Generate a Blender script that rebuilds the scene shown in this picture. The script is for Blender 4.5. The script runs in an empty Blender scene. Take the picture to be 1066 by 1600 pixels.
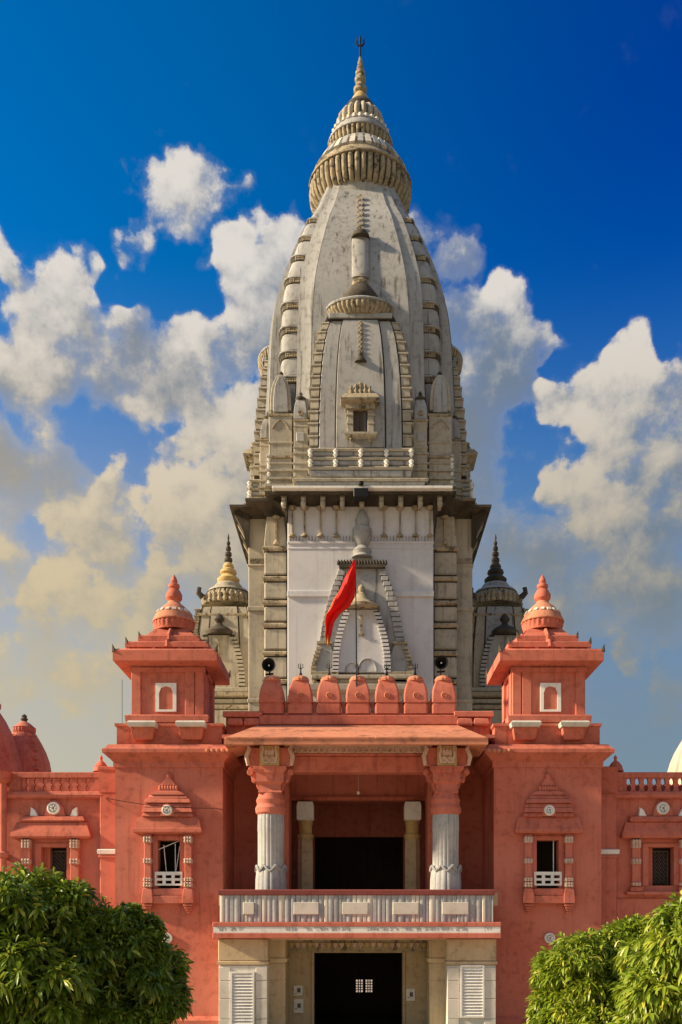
import bpy, bmesh, math, random
import numpy as np
from mathutils import Vector, Matrix
random.seed(7); rng = np.random.default_rng(7)
scene = bpy.context.scene
COL = scene.collection
R = math.radians
# ------------------------------------------------------------------ camera, sky, sun, exposure
D, F, CX, HY, ZC = 27.0, 1485.0, 560.0, 1450.0, 3.2      # distance to the facade, focal length in photo pixels, axis, horizon, eye height
cam = bpy.data.cameras.new('camera'); camo = bpy.data.objects.new('camera', cam); COL.objects.link(camo)
camo.location = (0, -D, ZC); camo.rotation_euler = (R(90), 0, 0)
cam.sensor_fit = 'HORIZONTAL'; cam.sensor_width = 36.0; cam.lens = 36.0*F/1066.0
cam.shift_x = (533.0-CX)/1066.0; cam.shift_y = (HY-800.0)/1066.0
cam.clip_start = 0.1; cam.clip_end = 6000
scene.camera = camo
SUN_EL, SUN_FRONT = 27.0, 8.0
Ldir = Vector((-math.cos(R(SUN_FRONT))*math.cos(R(SUN_EL)), -math.sin(R(SUN_FRONT))*math.cos(R(SUN_EL)), math.sin(R(SUN_EL))))
sun = bpy.data.lights.new('sun', 'SUN'); suno = bpy.data.objects.new('sun', sun); COL.objects.link(suno)
sun.energy = 4.8; sun.angle = R(3.5); sun.color = (1.0, 0.79, 0.52)
suno.rotation_euler = Ldir.to_track_quat('Z', 'Y').to_euler(); suno.location = (-40, -20, 60)
scene.view_settings.view_transform = 'Standard'; scene.view_settings.look = 'None'
scene.view_settings.exposure = 0.85; scene.view_settings.gamma = 1.0
try: scene.view_settings.use_curve_mapping = False
except Exception: pass
try:
    scene.cycles.max_bounces = 6; scene.cycles.diffuse_bounces = 3; scene.cycles.transparent_max_bounces = 6
except Exception: pass

def pdir(px, py):
    v = Vector(((px-CX)/F, 1.0, (HY-py)/F)); return v.normalized()

class NT:
    """small helper to write node trees"""
    def __init__(self, tree): self.t = tree
    def n(self, typ, **kw):
        x = self.t.nodes.new(typ)
        for k, v in kw.items(): setattr(x, k, v)
        return x
    def put(self, sock, v):
        if isinstance(v, (int, float)): sock.default_value = v
        elif isinstance(v, (tuple, list, Vector)):
            v = tuple(v)
            sock.default_value = v if len(v) == len(sock.default_value) else v + (1.0,)
        else: self.t.links.new(v, sock)
    def m(self, op, a, b=0.0, c=0.0, clamp=False):
        x = self.n('ShaderNodeMath', operation=op); x.use_clamp = clamp
        for s, v in zip(x.inputs, (a, b, c)): self.put(s, v)
        return x.outputs[0]
    def vm(self, op, a, b=(0, 0, 0), scale=None):
        x = self.n('ShaderNodeVectorMath', operation=op)
        self.put(x.inputs[0], a); self.put(x.inputs[1], b)
        if scale is not None: self.put(x.inputs['Scale'], scale)
        return x.outputs['Value'] if op in ('DISTANCE', 'DOT_PRODUCT', 'LENGTH') else x.outputs[0]
    def noise(self, vec, scale, detail=4, rough=0.55, dist=0.0):
        x = self.n('ShaderNodeTexNoise'); self.put(x.inputs['Vector'], vec)
        x.inputs['Scale'].default_value = scale; x.inputs['Detail'].default_value = detail
        x.inputs['Roughness'].default_value = rough; x.inputs['Distortion'].default_value = dist
        return x
    def mix(self, f, a, b, blend='MIX'):
        x = self.n('ShaderNodeMix', data_type='RGBA', blend_type=blend)
        self.put(x.inputs[0], f); self.put(x.inputs[6], a); self.put(x.inputs[7], b)
        return x.outputs[2]
    def ramp(self, v, lo, hi, a=0.0, b=1.0):
        x = self.n('ShaderNodeMapRange'); x.interpolation_type = 'SMOOTHSTEP'
        self.put(x.inputs['Value'], v)
        x.inputs['From Min'].default_value = lo; x.inputs['From Max'].default_value = hi
        x.inputs['To Min'].default_value = a; x.inputs['To Max'].default_value = b
        return x.outputs[0]

# ---- sky: Nishita air with cumulus banks, all laid out by compass direction
CLOUDS = [  # heading and elevation given as the point of the view they stand over, radius, fullness, brightness
 (285,268,52,.85,.5),(245,290,46,.7,.4),(335,280,42,.55,.3),(290,325,46,.5,.2),(203,388,30,.65,.5),(180,285,28,.45,.3),(225,340,36,.42,.1),(370,275,26,.38,.2),(320,350,40,.4,.2),
 (0,415,40,1,.4),(100,448,52,1,.5),(45,500,62,1,.0),(140,520,44,1,.1),(15,570,60,1,-.1),(90,580,60,.9,-.2),(215,545,46,.85,-.5),(275,590,54,1,-.5),(180,600,54,.8,-.3),(335,552,40,1,.5),(60,620,40,.6,.3),
 (420,380,50,1,.4),(372,372,28,.9,.4),(415,450,54,1,.0),(395,525,50,1,.3),(455,520,60,1,-.2),(300,640,50,1,.4),(235,635,38,.8,.4),(370,650,66,1,.3),(300,700,50,1,.3),(400,760,80,1,-.1),(275,815,56,1,.4),(340,860,80,1,.2),(440,850,80,1,.0),
 (45,720,62,.95,-.7),(0,705,56,.9,-.6),(95,755,46,.9,-.6),(20,790,46,.7,-.4),(180,770,42,1,.4),(110,800,46,.9,.4),(150,840,60,1,.2),(215,740,16,.7,.5),(110,925,50,1,.4),(160,950,54,1,.3),(60,965,34,.8,.3),(240,920,70,1,.0),(110,1080,48,.55,.2),(30,1085,40,.45,.1),(220,1010,56,.6,.0),
 (790,472,46,1,.7),(740,500,44,1,-.3),(838,515,40,1,.0),(770,560,70,1,-.8),(705,390,44,.42,-.3),(730,650,84,.9,-.9),(810,610,52,.8,-.8),(690,500,50,.7,-.6),
 (990,585,48,1,.6),(935,605,44,1,.6),(882,625,34,1,.6),(1050,600,50,.95,-.1),(915,670,44,1,.4),(985,670,60,1,.2),(1055,700,76,1,-.3),(865,745,38,1,.6),(915,760,54,1,.5),(940,820,70,1,.1),(1035,830,80,1,-.2),(960,900,62,1,-.2),(850,880,66,.8,-.7),(780,850,64,.75,-.7),(800,950,56,.7,-.5),(890,940,60,.8,-.2),(1040,930,60,.7,-.4),
 (975,1018,30,.9,.4),(1058,1016,16,.9,.4),(985,1062,30,.5,.1),(880,1050,50,.3,-.2),
 (60,1010,86,.5,-.3),(170,1070,90,.42,-.2),(20,880,60,.5,-.3),(900,1010,84,.5,-.4),(1010,975,76,.55,-.3),(825,1010,70,.45,-.5),(1040,1080,70,.35,-.3),(700,760,70,.7,-.7),(660,400,50,.4,-.2)]
world = bpy.data.worlds.new('World'); scene.world = world; world.use_nodes = True
wt = world.node_tree
for n_ in list(wt.nodes): wt.nodes.remove(n_)
grp = bpy.data.node_groups.new('cloud_field', 'ShaderNodeTree')
grp.interface.new_socket('Dir', in_out='INPUT', socket_type='NodeSocketVector')
grp.interface.new_socket('Field', in_out='OUTPUT', socket_type='NodeSocketFloat')
grp.interface.new_socket('Turn', in_out='OUTPUT', socket_type='NodeSocketFloat')
g = NT(grp); gi = g.n('NodeGroupInput'); go = g.n('NodeGroupOutput')
d0 = gi.outputs[0]
warp = g.noise(d0, 14.0, 3, 0.6)
wv = g.vm('SCALE', g.vm('SUBTRACT', warp.outputs['Color'], (0.5, 0.5, 0.5)), scale=0.09)
dw = g.vm('ADD', d0, wv)
LV2 = Vector((-0.45, 0.0, 0.89))
qv = g.vm('DOT_PRODUCT', dw, LV2); num = den = None
for (px, py, r, w, tn) in CLOUDS:
    c = pdir(px, py)
    rad = 0.5*((pdir(px+r, py)-c).length + (pdir(px, py-r)-c).length)*1.45
    v = g.m('MULTIPLY_ADD', g.vm('DISTANCE', dw, c), -w/rad, w, clamp=True)
    v2 = g.m('MULTIPLY', v, v)
    hh = g.m('MULTIPLY_ADD', qv, 1.2/rad, -1.2*c.dot(LV2)/rad+tn)
    num = g.m('MULTIPLY', v2, hh) if num is None else g.m('MULTIPLY_ADD', v2, hh, num)
    den = v2 if den is None else g.m('ADD', den, v2)
field = g.m('MULTIPLY_ADD', g.m('SQRT', den), 1.15, -0.21)
lightv = g.m('DIVIDE', num, g.m('MAXIMUM', den, 0.02))
# the same kind of cumulus goes on round the rest of the sky
gen = g.noise(d0, 3.2, 2, 0.6)
sep = g.n('ShaderNodeSeparateXYZ'); g.put(sep.inputs[0], d0)
away = g.ramp(sep.outputs[1], 0.72, 0.55)
low = g.ramp(sep.outputs[2], 0.9, 0.55)
gf = g.m('MULTIPLY', g.m('MULTIPLY_ADD', gen.outputs[0], 4.5, -1.85), low)
gf = g.m('ADD', gf, g.m('MULTIPLY_ADD', away, 1.5, -1.5))
field = g.m('SMOOTH_MAX', field, gf, 0.1)
bil = g.noise(d0, 19.0, 8, 0.62)
amp = g.ramp(field, -0.21, 0.0, 0.55, 1.7)
f2 = g.m('ADD', field, g.m('MULTIPLY', g.m('SUBTRACT', bil.outputs[0], 0.51), amp))
bil2 = g.noise(g.vm('ADD', d0, (-0.010, 0.0, 0.017)), 19.0, 5, 0.62)
grp.links.new(f2, go.inputs[0])
dif = g.m('SUBTRACT', bil.outputs[0], bil2.outputs[0])
grp.links.new(g.m('MULTIPLY_ADD', dif, 3.2, lightv), go.inputs[1])
w = NT(wt)
tc = w.n('ShaderNodeTexCoord'); dirv = tc.outputs['Generated']
sky = w.n('ShaderNodeTexSky', sky_type='NISHITA'); sky.sun_disc = False
sky.sun_elevation = R(SUN_EL); sky.sun_rotation = math.atan2(Ldir.x, Ldir.y)
sky.altitude = 200; sky.air_density = 1.0; sky.dust_density = 1.4; sky.ozone_density = 4.0
gm = w.n('ShaderNodeGamma'); w.put(gm.inputs[0], w.mix(1.0, sky.outputs[0], (0.25, 0.25, 0.25), 'MULTIPLY')); gm.inputs[1].default_value = 1.45
hs = w.n('ShaderNodeHueSaturation'); w.put(hs.inputs['Color'], w.mix(1.0, gm.outputs[0], (1.1, 3.7, 4.5), 'MULTIPLY'))
hs.inputs['Saturation'].default_value = 1.1; hs.inputs['Value'].default_value = 1.0; hs.inputs['Hue'].default_value = 0.498
sepw = w.n('ShaderNodeSeparateXYZ'); w.put(sepw.inputs[0], dirv)
clear = w.mix(1.0, hs.outputs[0], w.mix(w.m('MULTIPLY', w.ramp(sepw.outputs[0], -0.15, 0.32), w.ramp(sepw.outputs[2], 0.38, 0.66)), (1.0, 1.10, 1.06), (0.7, 0.48, 0.95)), 'MULTIPLY')
g1 = w.n('ShaderNodeGroup'); g1.node_tree = grp; w.put(g1.inputs[0], dirv)
dens = g1.outputs[0]
turn = g1.outputs[1]
# crisp where the billows face the sun, soft on the shaded side
soft = w.ramp(turn, 0.6, -0.5, 0.20, 0.75)
mask = w.m('DIVIDE', dens, soft, clamp=True)
mask = w.m('MULTIPLY', mask, w.m('MULTIPLY_ADD', mask, -0.4, 1.4))
litf = w.m('ADD', w.ramp(turn, -0.9, 1.0), w.ramp(dens, 0.28, 0.04, 0.0, 0.18), clamp=True)
shade_c = w.mix(w.ramp(sepw.outputs[0], -0.3, 0.25), (1.35, 1.5, 1.75), (0.85, 1.2, 1.75))
light_c = w.mix(w.ramp(sepw.outputs[2], 0.58, 0.28), (4.3, 4.05, 3.75), (4.2, 3.35, 2.25))
cc = w.mix(litf, shade_c, light_c)
veil = w.m('MULTIPLY', w.ramp(dens, -0.16, 0.16), 0.34)
skyc = w.mix(mask, w.mix(veil, clear, (2.1, 2.3, 2.6)), cc)
# warm dusty air low over the town, brighter on the sun's side
hz = w.ramp(sepw.outputs[2], 0.58, 0.16)
hc = w.mix(w.ramp(sepw.outputs[0], -0.35, 0.3), (3.5, 2.95, 1.85), (1.25, 1.42, 1.42))
skyc = w.mix(w.m('MULTIPLY', hz, 0.87), skyc, hc)
bg = w.n('ShaderNodeBackground'); w.put(bg.inputs[0], skyc); bg.inputs[1].default_value = 0.095
wo = w.n('ShaderNodeOutputWorld'); wt.links.new(bg.outputs[0], wo.inputs[0])
try: world.cycles.sampling_method = 'NONE'
except Exception: pass

# ------------------------------------------------------------------ materials
MATS = {}
def plaster(name, base, dark, light=None, stain=0.5, streak=0.5, scale=1.0, bump=0.12, rough=0.85, mould=0.0):
    m = bpy.data.materials.new(name); m.use_nodes = True; t = NT(m.node_tree)
    bs = m.node_tree.nodes['Principled BSDF']
    geo = t.n('ShaderNodeNewGeometry'); pos = geo.outputs['Position']
    n1 = t.noise(pos, 0.55*scale, 6, 0.6, 0.4); n2 = t.noise(pos, 5.0*scale, 6, 0.65)
    mp = t.n('ShaderNodeMapping'); t.put(mp.inputs[0], pos); mp.inputs['Scale'].default_value = (7*scale, 7*scale, 0.35*scale)
    n3 = t.noise(mp.outputs[0], 1.0, 5, 0.6)
    light = light or tuple(min(1, x*1.18) for x in base)
    c = t.mix(t.ramp(n1.outputs[0], 0.35, 0.65), base, light)
    c = t.mix(t.m('MULTIPLY', t.ramp(n2.outputs[0], 0.48, 0.72), 0.35*stain), c, dark)
    c = t.mix(t.m('MULTIPLY', t.ramp(n3.outputs[0], 0.52, 0.74), streak), c, dark)
    blot = t.m('MULTIPLY', t.ramp(n1.outputs[0], 0.6, 0.46), t.ramp(n2.outputs[0], 0.5, 0.62))
    c = t.mix(t.m('MULTIPLY', blot, stain*0.45), c, dark)
    if mould > 0:
        n4 = t.noise(pos, 1.7*scale, 7, 0.7)
        c = t.mix(t.m('MULTIPLY', t.ramp(n4.outputs[0], 0.53, 0.62), mould), c, tuple(x*0.25 for x in dark))
    t.put(bs.inputs['Base Color'], c); bs.inputs['Roughness'].default_value = rough
    if 'Specular IOR Level' in bs.inputs: bs.inputs['Specular IOR Level'].default_value = 0.25
    nb = t.noise(pos, 22.0*scale, 5, 0.7)
    bp = t.n('ShaderNodeBump'); bp.inputs['Strength'].default_value = bump; bp.inputs['Distance'].default_value = 0.03
    t.put(bp.inputs['Height'], t.m('ADD', nb.outputs[0], n2.outputs[0])); t.put(bs.inputs['Normal'], bp.outputs[0])
    MATS[name] = m; return m
def simple(name, col, rough=0.6, metal=0.0, trans=None, var=0.15):
    m = bpy.data.materials.new(name); m.use_nodes = True; t = NT(m.node_tree)
    bs = m.node_tree.nodes['Principled BSDF']
    geo = t.n('ShaderNodeNewGeometry')
    n1 = t.noise(geo.outputs['Position'], 6.0, 5, 0.6)
    t.put(bs.inputs['Base Color'], t.mix(t.ramp(n1.outputs[0], 0.35, 0.65), tuple(x*(1-var) for x in col), tuple(min(1, x*(1+var)) for x in col)))
    bs.inputs['Roughness'].default_value = rough; bs.inputs['Metallic'].default_value = metal
    MATS[name] = m; return m
RED = plaster('red_plaster', (0.52, 0.147, 0.099), (0.24, 0.06, 0.042), light=(0.60, 0.195, 0.138), stain=0.6, streak=0.5, bump=0.10)
REDD = plaster('red_trim', (0.51, 0.148, 0.098), (0.17, 0.05, 0.035), stain=0.5, streak=0.5, bump=0.12, mould=0.12)
REDROOF = plaster('weathered_red', (0.55, 0.22, 0.13), (0.24, 0.12, 0.085), stain=0.8, streak=0.1, bump=0.2, mould=0.45)
CREAM = plaster('cream_stone', (0.40, 0.36, 0.29), (0.11, 0.09, 0.065), stain=0.45, streak=0.65, scale=0.8, bump=0.10, mould=0.06)
CREAMD = plaster('grimy_cream', (0.36, 0.30, 0.21), (0.08, 0.065, 0.045), stain=0.8, streak=0.7, scale=1.2, bump=0.2, mould=0.75)
GREY = plaster('grey_stone', (0.355, 0.352, 0.348), (0.095, 0.084, 0.072), stain=0.5, streak=0.9, scale=0.7, bump=0.08)
PALE = plaster('pale_slab', (0.58, 0.55, 0.49), (0.33, 0.28, 0.21), stain=0.4, streak=0.3, bump=0.06)
JOINT_SHADE = plaster('dark_joint_shade', (0.035, 0.028, 0.022), (0.015, 0.012, 0.01), stain=0.3, streak=0.2)  # near-black for joints; also paints shade in grooves and under ledges
WASH = plaster('pale_wash', (0.61, 0.60, 0.62), (0.40, 0.37, 0.35), stain=0.35, streak=0.4, scale=0.5, bump=0.06)
MOULD_SHADE = plaster('black_mould_shade', (0.055, 0.047, 0.038), (0.018, 0.016, 0.013), light=(0.11, 0.092, 0.07), stain=0.6, streak=0.4, bump=0.2)  # black mould; also paints shade of the great eave and roof tier slots
MARBLE = plaster('grey_marble', (0.36, 0.37, 0.385), (0.13, 0.12, 0.11), light=(0.47, 0.475, 0.48), stain=0.4, streak=0.6, scale=2.2, bump=0.08, rough=0.6)
WHITE = plaster('white_paint', (0.74, 0.73, 0.70), (0.36, 0.33, 0.29), stain=0.4, streak=0.25, bump=0.06)
TANST = plaster('tan_stone', (0.50, 0.39, 0.25), (0.20, 0.14, 0.085), stain=0.55, streak=0.4, bump=0.1)
CARVE = plaster('carved_cream', (0.58, 0.42, 0.34), (0.28, 0.13, 0.09), stain=0.7, streak=0.3, scale=3.0, bump=0.2)
OCHRE = plaster('ochre_paint', (0.50, 0.36, 0.16), (0.22, 0.13, 0.05), stain=0.5, streak=0.3)
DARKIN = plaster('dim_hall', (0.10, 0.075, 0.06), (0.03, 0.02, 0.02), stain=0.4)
MAROON = plaster('maroon_coping', (0.20, 0.055, 0.05), (0.09, 0.03, 0.03), stain=0.5, streak=0.2)
IRON = simple('black_iron', (0.02, 0.02, 0.022), 0.5, 0.6)
SPK = simple('black_paint', (0.010, 0.010, 0.012), 0.75)
INK = simple('grey_lettering', (0.12, 0.115, 0.13), 0.7)
GRILL = simple('dark_grille', (0.12, 0.10, 0.085), 0.5, 0.3)
BARK = plaster('bark', (0.12, 0.085, 0.06), (0.05, 0.035, 0.025), stain=0.6, streak=0.6, scale=3, bump=0.5)
GROUND = plaster('dry_lawn', (0.10, 0.12, 0.05), (0.09, 0.07, 0.045), stain=0.6, streak=0.0, scale=0.4, bump=0.3)
PAVE = plaster('sandstone_paving', (0.54, 0.43, 0.33), (0.34, 0.26, 0.19), stain=0.4, streak=0.0)
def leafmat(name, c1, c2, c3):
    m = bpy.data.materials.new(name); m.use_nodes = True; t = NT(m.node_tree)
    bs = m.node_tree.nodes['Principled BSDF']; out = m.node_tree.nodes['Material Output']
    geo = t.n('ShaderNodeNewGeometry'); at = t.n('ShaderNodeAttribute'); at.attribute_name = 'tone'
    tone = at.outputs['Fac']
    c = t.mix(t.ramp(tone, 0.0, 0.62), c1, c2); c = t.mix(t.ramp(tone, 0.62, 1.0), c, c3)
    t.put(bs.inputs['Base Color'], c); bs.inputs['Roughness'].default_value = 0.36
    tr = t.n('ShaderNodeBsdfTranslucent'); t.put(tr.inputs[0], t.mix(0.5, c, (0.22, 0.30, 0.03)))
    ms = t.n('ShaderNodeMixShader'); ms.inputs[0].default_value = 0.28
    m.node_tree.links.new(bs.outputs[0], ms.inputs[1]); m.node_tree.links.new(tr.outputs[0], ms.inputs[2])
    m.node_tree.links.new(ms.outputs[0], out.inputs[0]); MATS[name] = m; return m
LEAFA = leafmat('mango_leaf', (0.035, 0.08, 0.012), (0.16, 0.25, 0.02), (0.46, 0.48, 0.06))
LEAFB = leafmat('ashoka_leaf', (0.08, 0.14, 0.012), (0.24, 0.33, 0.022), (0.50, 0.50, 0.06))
def clothmat():
    m = bpy.data.materials.new('flag_cloth'); m.use_nodes = True; t = NT(m.node_tree)
    bs = m.node_tree.nodes['Principled BSDF']; out = m.node_tree.nodes['Material Output']
    at = t.n('ShaderNodeAttribute'); at.attribute_name = 'tone'
    c = t.mix(t.ramp(at.outputs['Fac'], 0.86, 0.93), (0.80, 0.012, 0.006), (0.75, 0.36, 0.03))
    t.put(bs.inputs['Base Color'], c); bs.inputs['Roughness'].default_value = 0.7
    tr = t.n('ShaderNodeBsdfTranslucent'); t.put(tr.inputs[0], c)
    ms = t.n('ShaderNodeMixShader'); ms.inputs[0].default_value = 0.35
    m.node_tree.links.new(bs.outputs[0], ms.inputs[1]); m.node_tree.links.new(tr.outputs[0], ms.inputs[2])
    m.node_tree.links.new(ms.outputs[0], out.inputs[0]); return m
CLOTH = clothmat()

# ------------------------------------------------------------------ building helpers
def S(Y): return (D+Y)/F                         # metres for one photo pixel at depth Y
def X(px, Y): return (px-CX)*S(Y)
def Z(py, Y): return ZC+(HY-py)*S(Y)
LOC = {}
def tag(o, label=None, cat=None, group=None, kind=None):
    if label: o['label'] = label
    if cat: o['category'] = cat
    if group: o['group'] = group
    if kind: o['kind'] = kind
    return o
def thing(name, loc, label, cat, group=None):
    o = bpy.data.objects.new(name, None); COL.objects.link(o); o.location = loc; LOC[o.name] = Vector(loc)
    o.empty_display_size = 0.3
    return tag(o, label, cat, group)
class MB:
    def __init__(self): self.v = []; self.f = []
    def add(self, vs, fs):
        k = len(self.v); self.v += [tuple(p) for p in vs]; self.f += [tuple(i+k for i in f) for f in fs]; return self
    def box(self, x0, x1, y0, y1, z0, z1):
        x0, x1 = min(x0, x1), max(x0, x1); y0, y1 = min(y0, y1), max(y0, y1); z0, z1 = min(z0, z1), max(z0, z1)
        vs = [(x0,y0,z0),(x1,y0,z0),(x1,y1,z0),(x0,y1,z0),(x0,y0,z1),(x1,y0,z1),(x1,y1,z1),(x0,y1,z1)]
        return self.add(vs, [(0,3,2,1),(4,5,6,7),(0,1,5,4),(1,2,6,5),(2,3,7,6),(3,0,4,7)])
    def prism(self, poly, y0, y1):                # outline in X,Z pushed along Y
        n = len(poly); vs = [(x, y0, z) for x, z in poly]+[(x, y1, z) for x, z in poly]
        return self.add(vs, [tuple(range(n)), tuple(range(2*n-1, n-1, -1))]+[(i, n+i, n+(i+1) % n, (i+1) % n) for i in range(n)])
    def loft(self, secs, cap=True):               # sections: lists of 3D points
        n = len(secs[0]); vs = [p for s in secs for p in s]; fs = []
        for k in range(len(secs)-1):
            for i in range(n):
                j = (i+1) % n; fs.append((k*n+i, k*n+j, (k+1)*n+j, (k+1)*n+i))
        if cap: fs += [tuple(range(n-1, -1, -1)), tuple(range((len(secs)-1)*n, len(secs)*n))]
        return self.add(vs, fs)
    def ring(self, rect, prof):                   # rectangle grown by e at height z
        x0, x1, y0, y1 = rect
        return self.loft([[(x0-e, y0-e, z), (x1+e, y0-e, z), (x1+e, y1+e, z), (x0-e, y1+e, z)] for e, z in prof])
    def lathe(self, cx, cy, prof, seg=32, ribs=0, amp=0.0, ribz=None, ysc=1.0):
        secs = []
        for r, z in prof:
            s = []
            for i in range(seg):
                a = 2*math.pi*i/seg; rr = r
                if ribs and (ribz is None or ribz[0] <= z <= ribz[1]): rr = r*(1-amp+amp*abs(math.sin(a*ribs/2))**0.55)
                s.append((cx+rr*math.sin(a), cy-rr*ysc*math.cos(a), z))
            secs.append(s)
        return self.loft(secs)
    def lathe_y(self, cx, cz, prof, seg=24):      # turned about the Y axis, prof = (r, y)
        return self.loft([[(cx+r*math.sin(2*math.pi*i/seg), y, cz+r*math.cos(2*math.pi*i/seg)) for i in range(seg)] for r, y in prof])
    def tube(self, pts, rads, seg=8):
        pts = [Vector(p) for p in pts]; secs = []
        for k, p in enumerate(pts):
            t = (pts[min(k+1, len(pts)-1)]-pts[max(k-1, 0)]).normalized()
            a = t.orthogonal().normalized() if k == 0 else (a-t*a.dot(t)).normalized()
            b = t.cross(a); r = rads[k] if isinstance(rads, (list, tuple)) else rads
            secs.append([tuple(p+r*(math.cos(q)*a+math.sin(q)*b)) for q in [2*math.pi*i/seg for i in range(seg)]])
        return self.loft(secs)
    def grid_wall(self, x0, x1, z0, z1, y0, y1, holes):
        xs = sorted({x0, x1}|{h[i] for h in holes for i in (0, 1)}); zs = sorted({z0, z1}|{h[i] for h in holes for i in (2, 3)})
        for a, b in zip(xs, xs[1:]):
            for c, e in zip(zs, zs[1:]):
                mx, mz = (a+b)/2, (c+e)/2
                if not any(h[0] < mx < h[1] and h[2] < mz < h[3] for h in holes): self.box(a, b, y0, y1, c, e)
        return self
    def build(self, name, mat, parent=None, bevel=0.0, smooth=True, label=None, origin=None):
        me = bpy.data.meshes.new(name)
        off = Vector((0, 0, 0)); p = parent
        base = LOC.get(parent.name, Vector((0, 0, 0))) if parent else Vector((0, 0, 0))
        o0 = Vector(origin) if origin is not None else base
        me.from_pydata([tuple(Vector(q)-o0) for q in self.v], [], self.f)
        bm = bmesh.new(); bm.from_mesh(me); bmesh.ops.recalc_face_normals(bm, faces=bm.faces)
        if bevel > 0:
            es = [e for e in bm.edges if len(e.link_faces) == 2 and e.calc_face_angle(0) > R(35)]
            try: bmesh.ops.bevel(bm, geom=es, offset=bevel, segments=1, affect='EDGES', clamp_overlap=True)
            except Exception: pass
        bm.to_mesh(me); bm.free()
        if smooth:
            for q in me.polygons: q.use_smooth = True
            me.set_sharp_from_angle(angle=R(32))
        me.materials.append(mat)
        o = bpy.data.objects.new(name, me); COL.objects.link(o)
        if parent: o.parent = parent
        o.location = o0-base
        LOC[o.name] = o0.copy()
        if label: o['label'] = label
        return o
def copy_part(o, parent, loc=None, rotz=None, world=True):
    c = o.copy(); COL.objects.link(c); c.parent = parent
    base = LOC.get(parent.name, Vector((0, 0, 0)))
    if loc is not None: c.location = Vector(loc)-base; LOC[c.name] = Vector(loc)
    else: LOC[c.name] = LOC[o.name].copy()
    if rotz is not None: c.rotation_euler = (0, 0, rotz)
    return c
def sm(a, b, t): t = max(0, min(1, (t-a)/(b-a))); return t*t*(3-2*t)
def interp(tab, x):
    for (a, va), (b, vb) in zip(tab, tab[1:]):
        if a <= x <= b: return va+(vb-va)*(x-a)/(b-a)
    return tab[0][1] if x < tab[0][0] else tab[-1][1]

# ------------------------------------------------------------------ setting
g_ = MB(); Rg = 2500
g_.add([(-Rg, -Rg, 0), (Rg, -Rg, 0), (Rg, Rg, 0), (-Rg, Rg, 0)], [(0, 1, 2, 3)])
tag(g_.build('ground', GROUND), kind='structure')
g_ = MB(); g_.box(-40, 40, -70, -2.2, -0.2, 0.004)
tag(g_.build('forecourt_bounce', PAVE), kind='structure')  # unseen paving, made wide and pale to bounce sunlight onto the facade
for a, b in ((-11, -2.4), (2.6, 11)):
    g_ = MB(); g_.box(a, b, -14.2, -8.6, -0.1, 0.12); tag(g_.build('planting_bed', GROUND, None, 0.03), kind='structure')
g_ = MB(); g_.box(-45, 45, 9.2, 70, -0.2, 0.005)
tag(g_.build('courtyard_pavement', PAVE), kind='structure')

# ------------------------------------------------------------------ the great spire
AX = 563.5                                        # axis of the spire in the photograph
YC = 26.0; XT = X(AX, 20.0)*1.0
def tx(px, Y): return XT+(px-AX)*S(Y)             # metres for a point of the spire seen at px at depth Y
T = thing('temple_spire', (XT, YC, 0), 'towering grey and cream temple spire rising behind the red entrance porch', 'temple')
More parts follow.
